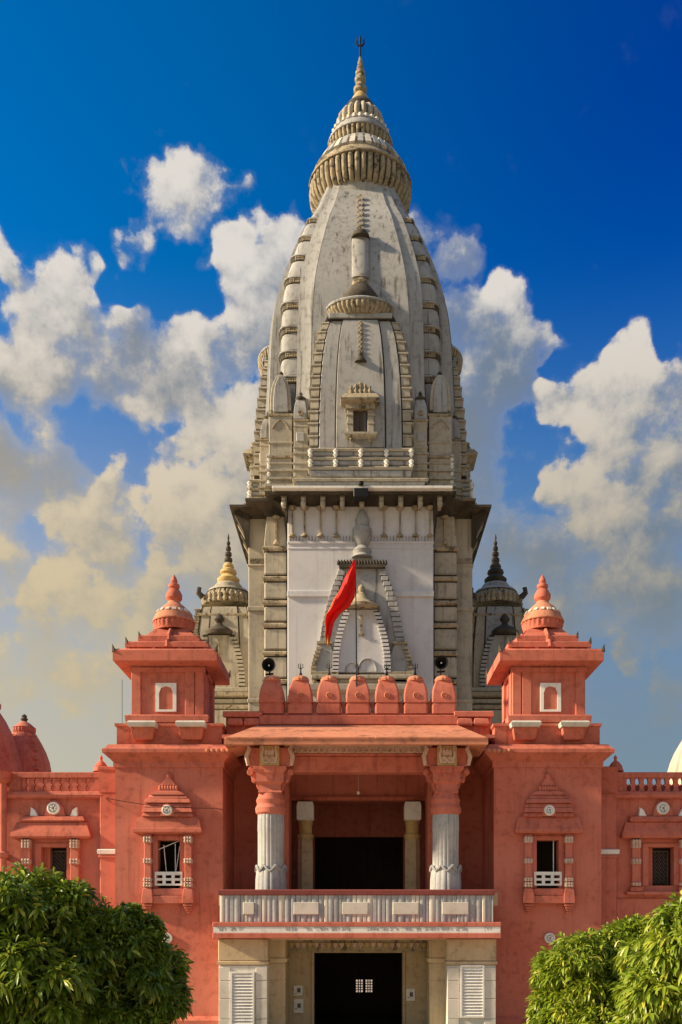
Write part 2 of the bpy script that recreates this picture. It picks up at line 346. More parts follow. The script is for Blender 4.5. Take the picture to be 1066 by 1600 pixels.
# shaft: stepped plan, lower storey
w0, w1, w2 = 114*S(20), 150.5*S(20.7), 175*S(21.4)
zt, zbase = Z(788, 20.0), 0.0
m = MB(); m.box(XT-w0, XT+w0, 20.0, 32.0, zbase, zt); m.build('shaft_centre', WASH, T, 0.03)
for s in (-1, 1):
    m = MB(); m.box(XT+s*(w0-0.2), XT+s*(w1-0.22), 20.85, 31.2, zbase, zt); m.build('shaft_buttress', CREAM, T, 0.03)
    m = MB(); m.box(XT+s*(w1-0.3), XT+s*w2, 21.4, 30.6, zbase, zt-0.1); m.build('shaft_wing', CREAM, T, 0.03)
    # blocks on the buttress, with dark ledges between
    ys = [853, 900, 938, 973, 1017, 1061, 1108]
    for k, (a, b) in enumerate(zip(ys, ys[1:])):
        m = MB(); m.box(XT+s*(w0+0.06), XT+s*w1, 20.7, 21.2, Z(b-2.5, 20.7), Z(a+9.5, 20.7)); m.build('stone_block', CREAM, T, 0.06)
        zl = Z(a+3, 20.6)
        m = MB(); m.ring((XT+s*(w0+0.02) if s > 0 else XT-w1-0.03, XT+s*(w1+0.03) if s > 0 else XT-w0-0.02, 20.66, 21.3), [(0, zl-0.12), (0.06, zl-0.04), (0.06, zl+0.05), (0.0, zl+0.11)])
        m.build('ledge', CREAMD, T)
        m = MB(); m.box(XT+s*(w0+0.03), XT+s*(w1-0.01), 20.78, 21.2, zl-0.42, zl+0.28); m.build('ledge_shade', JOINT_SHADE, T)  # near-black strip paints the dark line of shade under the ledge
    m = MB(); m.box(XT+s*(w0+0.001), XT+s*(w0+0.075), 20.55, 20.95, 0, Z(800, 20.7)); m.build('corner_groove_shade', JOINT_SHADE, T)  # near-black strip paints the shade of a deep vertical groove
    m = MB(); zA, zB = Z(854, 20.7), Z(806, 20.7)
    m.loft([[(XT+s*(w0+0.04), 20.68, zA), (XT+s*(w1+0.02), 20.68, zA), (XT+s*(w1+0.02), 21.2, zA), (XT+s*(w0+0.04), 21.2, zA)],
            [(XT+s*(w0+0.22), 20.75, zB), (XT+s*(w1-0.12), 20.75, zB), (XT+s*(w1-0.12), 21.2, zB), (XT+s*(w0+0.22), 21.2, zB)]])
    m.build('tapered_block', CREAM, T, 0.03)
    m = MB(); xm = XT+s*(w0+w1)/2; m.box(xm-0.04, xm+0.04, 20.58, 20.8, Z(842, 20.6), Z(812, 20.6)); m.lathe(xm, 20.68, [(0.05, Z(842, 20.6)), (0.16, Z(848, 20.6)), (0.15, Z(850, 20.6)), (0.02, Z(851, 20.6))], 10)
    m.lathe(xm, 20.68, [(0.05, Z(810, 20.6)), (0.22, Z(808, 20.6)), (0.2, Z(806, 20.6))], 10)
    m.build('pendant', CREAMD, T)
    # bands on the plain outer wall
    for a, h_ in ((948, 7), (882, 3), (1092, 6)):
        m = MB(); xa = XT+s*(w1-0.05); m.box(xa, XT+s*(w2+0.06), 21.33, 30.7, Z(a+h_, 21.4), Z(a, 21.4)); m.build('wall_band', CREAM, T, 0.03)
    m = MB()
    for i in range(7):
        x_ = XT+s*(w1+0.08+i*0.12); m.box(x_, x_+0.06, 21.34, 21.45, Z(880, 21.4), Z(873, 21.4))
    m.build('dentil_band', CREAMD, T)
# bands and pendants on the pale central face
for (a, b, e) in ((846, 850, 0.05), (924, 933, 0.10), (856, 858, 0.03)):
    m = MB(); m.box(XT-w0-0.02, XT+w0+0.02, 20.0-e, 20.1, Z(b, 20), Z(a, 20)); m.build('wall_band', WASH, T, 0.02)
m = MB()
for i in range(46):
    x_ = XT-w0+0.1+i*(2*w0-0.25)/45
    m.box(x_, x_+0.05, 19.95, 20.05, Z(845.7, 20), Z(838+6*((i//5) % 2 == 3), 20))
m.build('dentil_band', GREY, T)
for px in (476, 501, 525.5, 600, 625, 649.5, 457, 672):
    m = MB(); x_ = tx(px, 20); m.box(x_-0.032, x_+0.032, 19.9, 20.05, Z(835, 20), Z(797, 20))
    m.lathe(x_, 19.97, [(0.03, Z(833, 20)), (0.17, Z(837, 20)), (0.17, Z(839, 20)), (0.03, Z(840, 20))], 10)
    m.lathe(x_, 19.97, [(0.03, Z(799, 20)), (0.2, Z(796, 20)), (0.22, Z(793, 20))], 10)
    m.build('pendant', CREAMD, T)
# carved spire in relief on the central face
def outline(tab, Y, cx=AX):                      # symmetric outline from (py, half px) rows
    l = [(tx(cx-h, Y), Z(py, Y)) for py, h in tab]; r_ = [(tx(cx+h, Y), Z(py, Y)) for py, h in reversed(tab)]
    return l+r_
rc = 566
bigtab = [(1052, 72), (1010, 68), (970, 61), (940, 54), (915, 46), (895, 38), (886, 36)]
m = MB(); m.prism(outline(bigtab, 19.75, rc), 19.72, 20.05); m.build('relief_panel', GREY, T, 0.03)
for s in (-1, 1):
    m = MB(); m.prism([(tx(rc+s*(h-11), 19.65), Z(py, 19.65)) for py, h in bigtab[:-1]]+[(tx(rc+s*h, 19.65), Z(py, 19.65)) for py, h in reversed(bigtab[:-1])], 19.68, 19.75); m.build('relief_joint', JOINT_SHADE, T)
    for py in range(892, 1052, 8):
        h = interp([(p, q) for p, q in reversed(bigtab)], py); wd = 13 if py > 925 else 10
        m = MB(); m.box(tx(rc+s*(h-wd), 19.6), tx(rc+s*(h+1), 19.6), 19.6, 19.8, Z(py+6.7, 19.6), Z(py, 19.6)); m.build('relief_block', GREY, T, 0.015)
m = MB()
for i in range(17):
    px = rc-37+i*74/16; m.lathe(tx(px, 19.5), 19.62, [(0.02, Z(882, 19.5)), (0.085, Z(880, 19.5)), (0.075, Z(876, 19.5)), (0.02, Z(873, 19.5))], 8)
m.box(tx(rc-36, 19.6), tx(rc+36, 19.6), 19.52, 20, Z(886, 19.5), Z(881, 19.5)); m.build('relief_crown', MOULD_SHADE, T)
m = MB(); m.lathe(tx(rc, 20), 20.0, [(0.52, Z(871, 19.9)), (0.40, Z(866, 19.9)), (0.46, Z(860, 19.9)), (0.28, Z(853, 19.9)), (0.5, Z(840, 19.9)), (0.48, Z(826, 19.9)), (0.33, Z(822, 19.9)), (0.36, Z(812, 19.9)), (0.2, Z(800, 19.9)), (0.05, Z(794, 19.9))], 20)
m.build('relief_finial', GREY, T)
smalltab = [(1050, 43), (1020, 42), (995, 38), (970, 31), (955, 25), (952, 25)]
m = MB(); m.prism(outline(smalltab, 19.4, rc-1), 19.42, 19.8); m.build('relief_shrine', WASH, T, 0.02)
for s in (-1, 1):
    m = MB(); m.prism([(tx(rc-1+s*(h-6), 19.35), Z(py, 19.35)) for py, h in smalltab[:-1]]+[(tx(rc-1+s*(h+2), 19.35), Z(py, 19.35)) for py, h in reversed(smalltab[:-1])], 19.36, 19.6); m.build('relief_joint', JOINT_SHADE, T)
    for py in range(957, 1050, 6):
        h = interp([(p, q) for p, q in reversed(smalltab)], py)
        m = MB(); m.box(tx(rc-1+s*(h-7), 19.3), tx(rc-1+s*(h+3), 19.3), 19.3, 19.6, Z(py+3.8, 19.3), Z(py, 19.3)); m.build('relief_block', WASH, T)
m = MB(); zz = lambda py: Z(py, 19.4)
m.lathe(tx(rc-1, 19.5), 19.6, [(0.9, zz(951)), (0.93, zz(947)), (0.7, zz(943)), (0.42, zz(936)), (0.3, zz(928)), (0.12, zz(924)), (0.17, zz(919)), (0.15, zz(915)), (0.03, zz(911))], 20)
m.build('relief_dome', CREAMD, T)
m = MB(); m.box(tx(rc-3, 19.4), tx(rc, 19.4), 19.34, 19.5, zz(990), zz(962)); m.box(tx(rc-6, 19.4), tx(rc+3, 19.4), 19.32, 19.5, zz(993), zz(990)); m.build('pendant', CREAMD, T)
for a0, a1, r0 in ((rc-24, rc-8, 9), (rc-2, rc+18, 13)):
    m = MB(); n_ = 14; cxm = (a0+a1)/2
    m.tube([(tx(cxm+r0*math.cos(q)*1.1, 19.4), 19.40, Z(1049-r0*1.5*math.sin(q), 19.4)) for q in [math.pi*i/n_ for i in range(n_+1)]], 0.045, 6); m.build('relief_scroll', GREY, T)
for s in (-1, 1):
    m = MB(); tab = [(1052, 19), (1040, 18), (1022, 14), (1008, 9), (1004, 9)]; c_ = rc+s*59
    m.prism(outline(tab, 19.5, c_), 19.55, 19.95); m.build('relief_shrine', GREY, T, 0.02)
    m = MB()
    for py in range(1010, 1050, 6):
        h = interp([(p, q) for p, q in reversed(tab)], py); m.box(tx(c_+s*(h-5), 19.4), tx(c_+s*(h+3), 19.4), 19.45, 19.8, Z(py+4, 19.4), Z(py, 19.4))
    m.box(tx(c_-12, 19.4), tx(c_+12, 19.4), 19.45, 19.9, Z(1005, 19.4), Z(1001, 19.4)); m.build('relief_ridge', CREAMD, T)
    m = MB(); m.box(tx(c_-22, 19.4), tx(c_+22, 19.4), 19.3, 20.02, Z(1057, 19.4), Z(1050, 19.4)); m.box(tx(c_-18, 19.4), tx(c_+18, 19.4), 19.4, 20.02, Z(1066, 19.4), Z(1057.2, 19.4)); m.build('ledge', CREAMD, T, 0.02)
for a, b, h, yf in ((1054, 1060, 80, 19.25), (1061, 1067, 72, 19.4), (1068, 1078, 86, 19.15)):
    m = MB(); m.box(tx(rc-h, yf), tx(rc+h, yf), yf, 20.03, Z(b, yf), Z(a, yf)); m.build('ledge', CREAM, T, 0.03)
# eaves between shaft and curved spire
def ring_poly(e, z):                              # stepped plan grown by e
    a, b, c = w0+e, w1+e, w2+e
    f, g2_, h = 20.0-e, 20.7-e, 21.4-e; B = 2*YC
    return [(XT-a, f, z), (XT+a, f, z), (XT+a, g2_, z), (XT+b, g2_, z), (XT+b, h, z), (XT+c, h, z), (XT+c, B-h, z), (XT+b, B-h, z), (XT+b, B-g2_, z), (XT+a, B-g2_, z), (XT+a, B-f, z),
            (XT-a, B-f, z), (XT-a, B-g2_, z), (XT-b, B-g2_, z), (XT-b, B-h, z), (XT-c, B-h, z), (XT-c, h, z), (XT-b, h, z), (XT-b, g2_, z), (XT-a, g2_, z)]
ze = Z(769, 19.2)
m = MB(); m.loft([ring_poly(e, z) for e, z in ((-0.05, zt-0.25), (0.05, zt), (0.45, zt+0.25), (0.85, ze-0.12), (0.86, ze), (0.5, ze+0.12), (-0.2, ze+0.2))]); m.build('eave', MOULD_SHADE, T)  # shade of the underside is put into the eave's black colour
m = MB(); m.box(tx(425, 18.8), tx(708, 18.8), 18.85, 20.0, ze+0.03, ze+0.16); m.build('eave_slab', WHITE, T, 0.02)
for i in range(9):
    px = 443+i*(688-443)/8; x_ = tx(px, 19.3); m = MB(); z0 = Z(790, 19.4)
    m.prism([(x_-0.09, z0), (x_+0.09, z0), (x_+0.13, z0+0.5), (x_-0.13, z0+0.5)], 19.42, 20.0)
    m.lathe(x_, 19.4, [(0.02, z0-0.1), (0.12, z0), (0.13, z0+0.14), (0.07, z0+0.24), (0.12, z0+0.34), (0.05, z0+0.45)], 10); m.build('eave_bracket', CREAM, T)
m = MB(); x_ = tx(564, 18.8); m.box(x_-0.35, x_+0.35, 18.75, 19.3, ze-0.42, ze+0.0); m.build('lamp_box', IRON, T, 0.02)
m = MB(); m.lathe(x_, 18.8, [(0.13, ze+0.16), (0.15, ze+0.3), (0.03, ze+0.36)], 10); m.build('roof_knob', IRON, T)
for s in (-1, 1):
    m = MB()   # curved brace under each end of the front eave
    m.prism([(XT+s*(w0+0.05), zt-0.9), (XT+s*(w0+0.14), zt-0.4), (XT+s*(w0+0.4), zt-0.05), (XT+s*(w0+0.85), zt+0.2), (XT+s*(w0+0.85), zt+0.4), (XT+s*(w0-0.1), zt+0.4)], 19.75, 20.6); m.build('eave_brace', MOULD_SHADE, T)
    for k in range(8):
        m = MB(); y_ = 21.2+k*1.2; xo = XT+s*w2
        m.prism([(xo-s*0.05, zt-1.6), (xo+s*0.12, zt-1.5), (xo+s*0.25, zt-0.8), (xo+s*0.7, zt+0.05), (xo+s*0.7, zt+0.2), (xo-s*0.05, zt+0.2)], y_, y_+0.45); m.build('eave_bracket', CREAMD if k % 2 else MOULD_SHADE, T)

# curved spire
prof_px = [(780, 157), (740, 156), (700, 154), (660, 151.5), (630, 149.5), (600, 148), (570, 147), (550, 146), (530, 144.5), (510, 142.5), (490, 140), (470, 136.5), (450, 130.5), (430, 123.5), (420, 119.5), (400, 111), (380, 102), (370, 97), (360, 92), (348, 83.5), (337, 76), (325, 70), (310, 63), (298, 58)]
def spire_level(py, hw):
    h = hw*S(YC)
    for _ in range(8): h = hw*S(YC-0.62*h)
    return h, Z(py, YC-0.62*h)
LV = [spire_level(*p) for p in prof_px]
def h_at(z):
    return interp([(zz_, h_) for h_, zz_ in LV], z)
def secparm(z):                                   # rim and rib widths, the rib growing relatively wider towards the top
    t = sm(LV[4][1], LV[-4][1], z); return 0.505, 0.65+0.04*t, 0.825+0.06*t
def section(h, z):
    p, q, r_ = secparm(z)
    hf = [(-p, -1.0), (p, -1.0), (p+0.008, -0.975), (q-0.004, -0.955), (q, -r_+0.01), (r_-0.11, -r_), (r_-0.05, -r_+0.018), (r_-0.018, -r_+0.05), (r_, -r_+0.11), (r_-0.01, -q), (0.962, -q+0.004), (0.985, -p-0.01), (1.0, -p+0.01)]
    out = []
    for k in range(4):
        c_, s_ = [(1, 0), (0, 1), (-1, 0), (0, -1)][k]
        out += [(XT+(a*c_-b*s_)*h, YC+(a*s_+b*c_)*h, z) for a, b in hf]
    return out
m = MB(); m.loft([section(h, z) for h, z in LV]); m.build('spire_body', GREY, T)
def rib_poly(sx, sy, z, e, h=None):
    h = h_at(z); p, q, r_ = secparm(z); q += 0.004; r_ += e
    return [(XT+sx*a*h, YC+sy*b*h, z) for a, b in ((q, q), (r_, q), (r_, r_-0.11), (r_-0.018, r_-0.05), (r_-0.05, r_-0.018), (r_-0.11, r_), (q, r_))]
ZTOP = LV[-1][1]
def zpy(py):                                      # height on the front of the curved body seen at py
    return interp([(p, z) for (p, _), (h, z) in reversed(list(zip(prof_px, LV)))], py)
def zat(py, k):
    z = zpy(py)
    for _ in range(12): z = Z(py, YC-k*h_at(z))
    return z
# bands and swelling blocks of the four corner ribs
pys = (346, 374, 404, 438, 476, 513, 551, 590)
for i, py in enumerate(pys):
    z = zat(py, 0.83)
    for sx in (-1, 1):
        for sy in (-1, 1):
            m = MB(); m.loft([rib_poly(sx, sy, z+dz, e) for dz, e in ((-0.30, 0.006), (-0.27, 0.012), (-0.03, 0.016))]); m.build('rib_band', MOULD_SHADE, T)
            m = MB()
            for k in range(7):
                a = (k+0.5)/7; hh = h_at(z-0.15); p, q, r_ = secparm(z); m.lathe(XT+sx*(q+a*(r_-0.05-q))*hh, YC+sy*(r_+0.015-0.01*a)*hh, [(0.02, z-0.27), (0.055, z-0.2), (0.03, z-0.14), (0.055, z-0.08), (0.02, z-0.03)], 6)
            m.build('band_carving', CREAMD, T)
            m = MB(); m.loft([rib_poly(sx, sy, z+dz, e) for dz, e in ((-0.03, 0.018), (0.0, 0.03), (0.06, 0.03), (0.10, 0.012))]); m.build('rib_cap', GREY, T)
            m = MB(); m.loft([rib_poly(sx, sy, z+dz, e) for dz, e in ((0.09, 0.004), (0.17, 0.004))]); m.build('rib_joint', JOINT_SHADE, T)
            if i:
                za = zat(pys[i-1], 0.83)
                m = MB(); m.loft([rib_poly(sx, sy, z+0.16+(za-0.30-z-0.16)*t, 0.003+0.005*math.sin(math.pi*(0.1+0.8*t))) for t in (0, 0.1, 0.35, 0.65, 0.9, 1)]); m.build('rib_block', GREY, T)
for sx in (-1, 1):
    for sy in (-1, 1):
        for sw in (0, 1):
            m = MB(); secs = []
            for h, z in LV[3:-3]:
                p, q, r_ = secparm(z); pts = [(q+0.0005, r_+0.001), (q+0.016, r_+0.001), (q+0.016, r_-0.03), (q+0.0005, r_-0.03)]
                secs.append([(XT+sx*(b if sw else a)*h, YC+sy*(a if sw else b)*h, z) for a, b in pts])
            m.loft(secs); m.build('rib_groove_shade', JOINT_SHADE, T)  # near-black strips paint the shade of the step along each rib
# carved chain down the middle of the smooth face, niche stump below it
for k in range(7):
    py = 312+k*8; z = zat(py, 1.0); m = MB(); y_ = YC-h_at(z)-0.03
    for s in (-1, 1):
        m.tube([(XT, y_, z+0.26), (XT+s*0.19, y_-0.02, z+0.07), (XT+s*0.06, y_-0.04, z-0.05)], 0.035, 5)
    m.build('carved_chain', CREAMD, T)
zA, zB = zat(436, 1.0), zat(375, 1.0)
m = MB(); m.loft([[(XT+0.44*math.sin(q), YC-h_at(z)-0.10-0.16*math.cos(q), z) for q in [2*math.pi*i/16 for i in range(16)]] for z in [zA+(zB-zA)*k/6 for k in range(7)]]); m.build('niche_shaft', GREY, T)
m = MB(); m.lathe(XT, YC-h_at(zB)-0.1, [(0.47, zB-0.02), (0.47, zB+0.1), (0.36, zB+0.28), (0.16, zB+0.42), (0.08, zB+0.5), (0.02, zB+0.62)], 16); m.build('niche_cap', MOULD_SHADE, T)

# one face of subsidiary spires; the four faces of the tower carry the same set
def face_set(rot):
    M = Matrix.Rotation(rot, 4, 'Z'); root = T
    def out(mb, name, mat, bevel=0.0):
        mb.v = [tuple(M @ (Vector(p)-Vector((XT, YC, 0)))+Vector((XT, YC, 0))) for p in mb.v]
        return mb.build(name, mat, root, bevel)
    YF = 20.25
    utab = [(700, 80), (660, 79.5), (620, 78), (590, 76), (560, 73), (530, 67.5), (510, 61.5), (495, 54), (488, 50)]
    lv = []
    for py, hw in utab:
        t = (700-py)/212.0; y_ = YF+0.12*t+0.55*t**2.5
        lv.append((hw*S(y_), y_, Z(py, y_)))
    def uh(z): return interp([(c, a) for a, b, c in lv], z)
    def uy(z): return interp([(c, b) for a, b, c in lv], z)
    mb = MB(); secs = []
    for h, y_, z in lv:
        secs.append([(XT-0.80*h, y_, z), (XT+0.80*h, y_, z), (XT+0.83*h, y_+0.18, z), (XT+0.97*h, y_+0.22, z), (XT+0.97*h, YC-2.0, z), (XT-0.97*h, YC-2.0, z), (XT-0.97*h, y_+0.22, z), (XT-0.83*h, y_+0.18, z)])
    mb.loft(secs); out(mb, 'lesser_spire', GREY)
    mb = MB(); secs = []
    for h, y_, z in lv:
        secs.append([(XT-0.47*h, y_-0.09, z), (XT+0.47*h, y_-0.09, z), (XT+0.49*h, y_+0.1, z), (XT-0.49*h, y_+0.1, z)])
    mb.loft(secs); out(mb, 'spire_panel', GREY)
    rows = [492, 508, 525, 544, 564, 583, 602, 621, 640, 659, 679]
    for s in (-1, 1):
        for a, b in zip(rows, rows[1:]+[699]):
            z1, z0 = Z(a+3.2, YF+0.2), Z(b, YF+0.2); mb = MB(); secs = []
            for t in (0.0, 0.1, 0.8, 0.82, 1.0):
                z = z0+(z1-z0)*t; h = uh(z); y_ = uy(z); e = 0.0 if t < 0.81 else 0.045
                if t == 0.0: e = -0.03
                secs.append([(XT+s*0.835*h, y_+0.03-e*h*0.4, z), (XT+s*(1.0+e)*h, y_+0.06-e*h*0.4, z), (XT+s*(1.0+e)*h, y_+0.9, z), (XT+s*0.835*h, y_+0.9, z)])
            mb.loft(secs); out(mb, 'edge_block', CREAM)
        mb = MB(); secs = []
        for h, y_, z in lv: secs.append([(XT+s*0.81*h, y_+0.10, z), (XT+s*0.985*h, y_+0.12, z), (XT+s*0.985*h, y_+0.85, z), (XT+s*0.81*h, y_+0.85, z)])
        mb.loft(secs); out(mb, 'edge_joint', JOINT_SHADE)
        mb = MB(); secs = []
        for h, y_, z in lv: secs.append([(XT+s*0.475*h, y_-0.012, z), (XT+s*0.505*h, y_-0.012, z), (XT+s*0.505*h, y_+0.05, z), (XT+s*0.475*h, y_+0.05, z)])
        mb.loft(secs); out(mb, 'panel_joint', JOINT_SHADE)
    # crown of the lesser spire
    cy = YF+1.15; u = S(cy); zc = Z(489, cy-0.9)
    mb = MB(); mb.box(XT-49*u, XT+49*u, cy-0.72, cy+1.6, zc-0.12, zc+0.14); out(mb, 'crown_neck', GREY, 0.03)
    mb = MB(); mb.box(XT-50.5*u, XT+50.5*u, cy-0.66, cy+1.4, zc-0.2, zc-0.12); out(mb, 'crown_joint', JOINT_SHADE)
    mb = MB(); mb.lathe(XT, cy, [(1.40, zc+0.10), (1.70, zc+0.36), (1.76, zc+0.55), (1.72, zc+0.64)], 200, 40, 0.07, None, 0.62); out(mb, 'ribbed_disc', CREAMD)
    mb = MB(); mb.lathe(XT, cy, [(1.76, zc+0.63), (1.79, zc+0.70), (1.74, zc+0.76), (1.2, zc+1.0), (0.98, zc+1.05)], 48, 0, 0, None, 0.62); out(mb, 'crown_roof', GREY)
    mb = MB(); mb.lathe(XT, cy, [(0.92, zc+1.0), (0.97, zc+1.12), (0.93, zc+1.28), (0.62, zc+1.72), (0.44, zc+1.92), (0.38, zc+1.96)], 28, 0, 0, None, 0.8); out(mb, 'crown_dome', MOULD_SHADE)
    mb = MB(); mb.lathe(XT, cy, [(0.40, zc+1.94), (0.44, zc+2.06), (0.40, zc+2.16), (0.25, zc+2.22), (0.30, zc+2.4), (0.24, zc+2.54), (0.10, zc+2.62), (0.02, zc+2.8)], 20, 0, 0, None, 0.9); out(mb, 'crown_finial', CREAMD)
    mb = MB()
    for k in range(7):
        z = Z(497+k*8, YF); y_ = uy(z)-0.12; mb.tube([(XT-0.13, y_, z), (XT, y_-0.04, z+0.1), (XT+0.13, y_, z), (XT, y_-0.02, z-0.1), (XT-0.12, y_, z)], 0.035, 5)
    out(mb, 'carved_chain', CREAMD)
    zf = Z(557, YF); yv = uy(zf)-0.05
    mb = MB(); mb.lathe(XT, yv, [(0.32, zf-0.2), (0.30, zf-0.1), (0.18, zf+0.05), (0.12, zf+0.12), (0.14, zf+0.2), (0.03, zf+0.4)], 14); out(mb, 'niche_cap', MOULD_SHADE)
    # window niche
    yw = YF-0.10; q = lambda px: XT+(px-AX)*S(yw); zq = lambda py: Z(py, yw-0.3)
    mb = MB(); mb.box(q(540), q(586), yw-0.35, yw+0.4, zq(638), zq(630)); mb.ring((q(540), q(586), yw-0.35, yw+0.4), [(0.0, zq(630)), (0.22, zq(628)), (0.24, zq(625.5)), (0.05, zq(616)), (0, zq(615))]); out(mb, 'window_hood', CREAMD)
    for s in (-1, 1):
        mb = MB(); x0_ = q(AX+s*11); x1_ = q(AX+s*21); mb.box(x0_, x1_, yw-0.2, yw+0.3, zq(676), zq(638)); mb.box(x0_, q(AX+s*23), yw-0.26, yw+0.3, zq(648), zq(645)); mb.box(x0_, q(AX+s*22.4), yw-0.23, yw+0.3, zq(661), zq(659)); out(mb, 'window_jamb', CREAM, 0.02)
        mb = MB(); mb.lathe(q(AX+s*14), yw-0.2, [(0.03, zq(689)), (0.1, zq(686)), (0.08, zq(684)), (0.16, zq(681)), (0.2, zq(677))], 10); out(mb, 'window_bracket', CREAMD)
    mb = MB(); mb.box(q(AX-11), q(AX+11), yw-0.03, yw+0.28, zq(676), zq(638)); out(mb, 'window_recess', DARKIN)
    mb = MB(); mb.box(q(AX-4), q(AX-3), yw-0.1, yw-0.02, zq(676), zq(638)); mb.box(q(AX+4), q(AX+9), yw-0.1, yw-0.02, zq(674), zq(640)); out(mb, 'window_shutter', GRILL)
    mb = MB(); mb.ring((q(542), q(586), yw-0.3, yw+0.3), [(0, zq(681)), (0.1, zq(679)), (0.1, zq(676)), (0, zq(675.6))]); out(mb, 'window_sill', CREAM)
    mb = MB(); mb.prism([(q(545), zq(615)), (q(583), zq(615)), (q(582), zq(607)), (q(576), zq(604)), (q(571), zq(597)), (q(564), zq(594)), (q(557), zq(597)), (q(552), zq(604)), (q(546), zq(607))], yw-0.14, yw+0.25); out(mb, 'window_crest', CREAMD, 0.03)
    for i in range(5):
        mb = MB(); px = 549+i*7.2; mb.lathe(q(px), yw-0.12, [(0.12, zq(614)), (0.14, zq(609)), (0.07, zq(605)), (0.09, zq(601)+0.05*(2-abs(i-2))), (0.02, zq(599)+0.1*(2-abs(i-2)))], 8); out(mb, 'crest_knob', CREAMD)
    # mouldings under the lesser spire
    yb = YF-0.05; qb = lambda px, Y=yb: XT+(px-AX)*S(Y)
    for k, (a, b, h, e) in enumerate(((699, 704, 82, 0.1), (705, 712, 78, 0.0), (713, 718, 81, 0.08), (719, 727, 78, 0.02), (728, 733, 82, 0.12), (734, 745, 79, 0.05), (746, 751, 106, 0.28), (752, 758, 100, 0.18), (759, 768, 112, 0.34))):
        mb = MB(); y_ = yb-e; mb.ring((XT-h*S(y_), XT+h*S(y_), y_, YC-3), [(-0.05, Z(b, y_)), (0, Z(b-1.2, y_)), (0.02, Z(a+2, y_)), (-0.05, Z(a, y_))]); out(mb, 'moulding', CREAM if k % 2 == 0 else GREY)
    for px in (485, 524.5, 564, 604, 643):
        for py in (711, 727):
            mb = MB(); mb.lathe(qb(px, yb-0.12), yb-0.10, [(0.03, Z(py+5, yb)), (0.13, Z(py+1, yb)), (0.07, Z(py-1, yb)), (0.14, Z(py-5, yb)), (0.03, Z(py-8, yb))], 8); out(mb, 'moulding_knob', WHITE)
    # small shrines at both sides
    for s in (-1, 1):
        ya = 20.75; qa = lambda off: XT+s*off*S(ya); za = lambda py: Z(py, ya)
        c0, c1 = 80.5, 106; cm = (c0+c1)/2+1; xr = lambda off: tuple(sorted((qa(off[0]), qa(off[1]))))
        x0_, x1_ = xr((c0, c1))
        mb = MB(); mb.box(x0_+0.06, x1_-0.06, ya, ya+2.5, za(768), za(655)); out(mb, 'small_shrine', CREAM, 0.02)
        for py, e in ((655, 0.06), (664, 0.02), (697, 0.05), (707, 0.08), (722, 0.06), (733, 0.1), (745, 0.12)):
            mb = MB(); mb.ring((x0_+0.06, x1_-0.06, ya, ya+2.4), [(0, za(py+4)), (e, za(py+3)), (e, za(py+1)), (0, za(py))]); out(mb, 'shrine_band', CREAMD if py in (655, 745) else CREAM)
        mb = MB(); xm = qa(cm); hw_ = (x1_-x0_)/2-0.08
        mb.loft([[(xm+a*hw_*k, ya+0.02+(1-k)*0.5+0.5*(b+1)*hw_*k, za(py)) for a, b in ((-1, -1), (1, -1), (1, 1), (-1, 1))] for py, k in ((654, 1), (642, 0.98), (630, 0.85), (622, 0.66), (619, 0.55))]); out(mb, 'shrine_roof', GREY, 0.02)
        mb = MB(); mb.lathe(xm, ya+0.4, [(0.27, za(620)), (0.29, za(617)), (0.12, za(613)), (0.08, za(611)), (0.1, za(609)), (0.02, za(604))], 12); out(mb, 'shrine_finial', MOULD_SHADE)
        mb = MB(); mb.lathe_y(xm, za(645), [(0.13, ya+0.1), (0.13, ya-0.05), (0.08, ya-0.05), (0.07, ya+0.0)], 14); out(mb, 'shrine_boss', CREAMD)
        mb = MB(); mb.box(xm-0.2, xm+0.2, ya-0.05, ya+0.05, za(690), za(676)); out(mb, 'shrine_plaque', GREY, 0.03)
for rot in (0, math.pi/2, -math.pi/2, math.pi): face_set(rot)
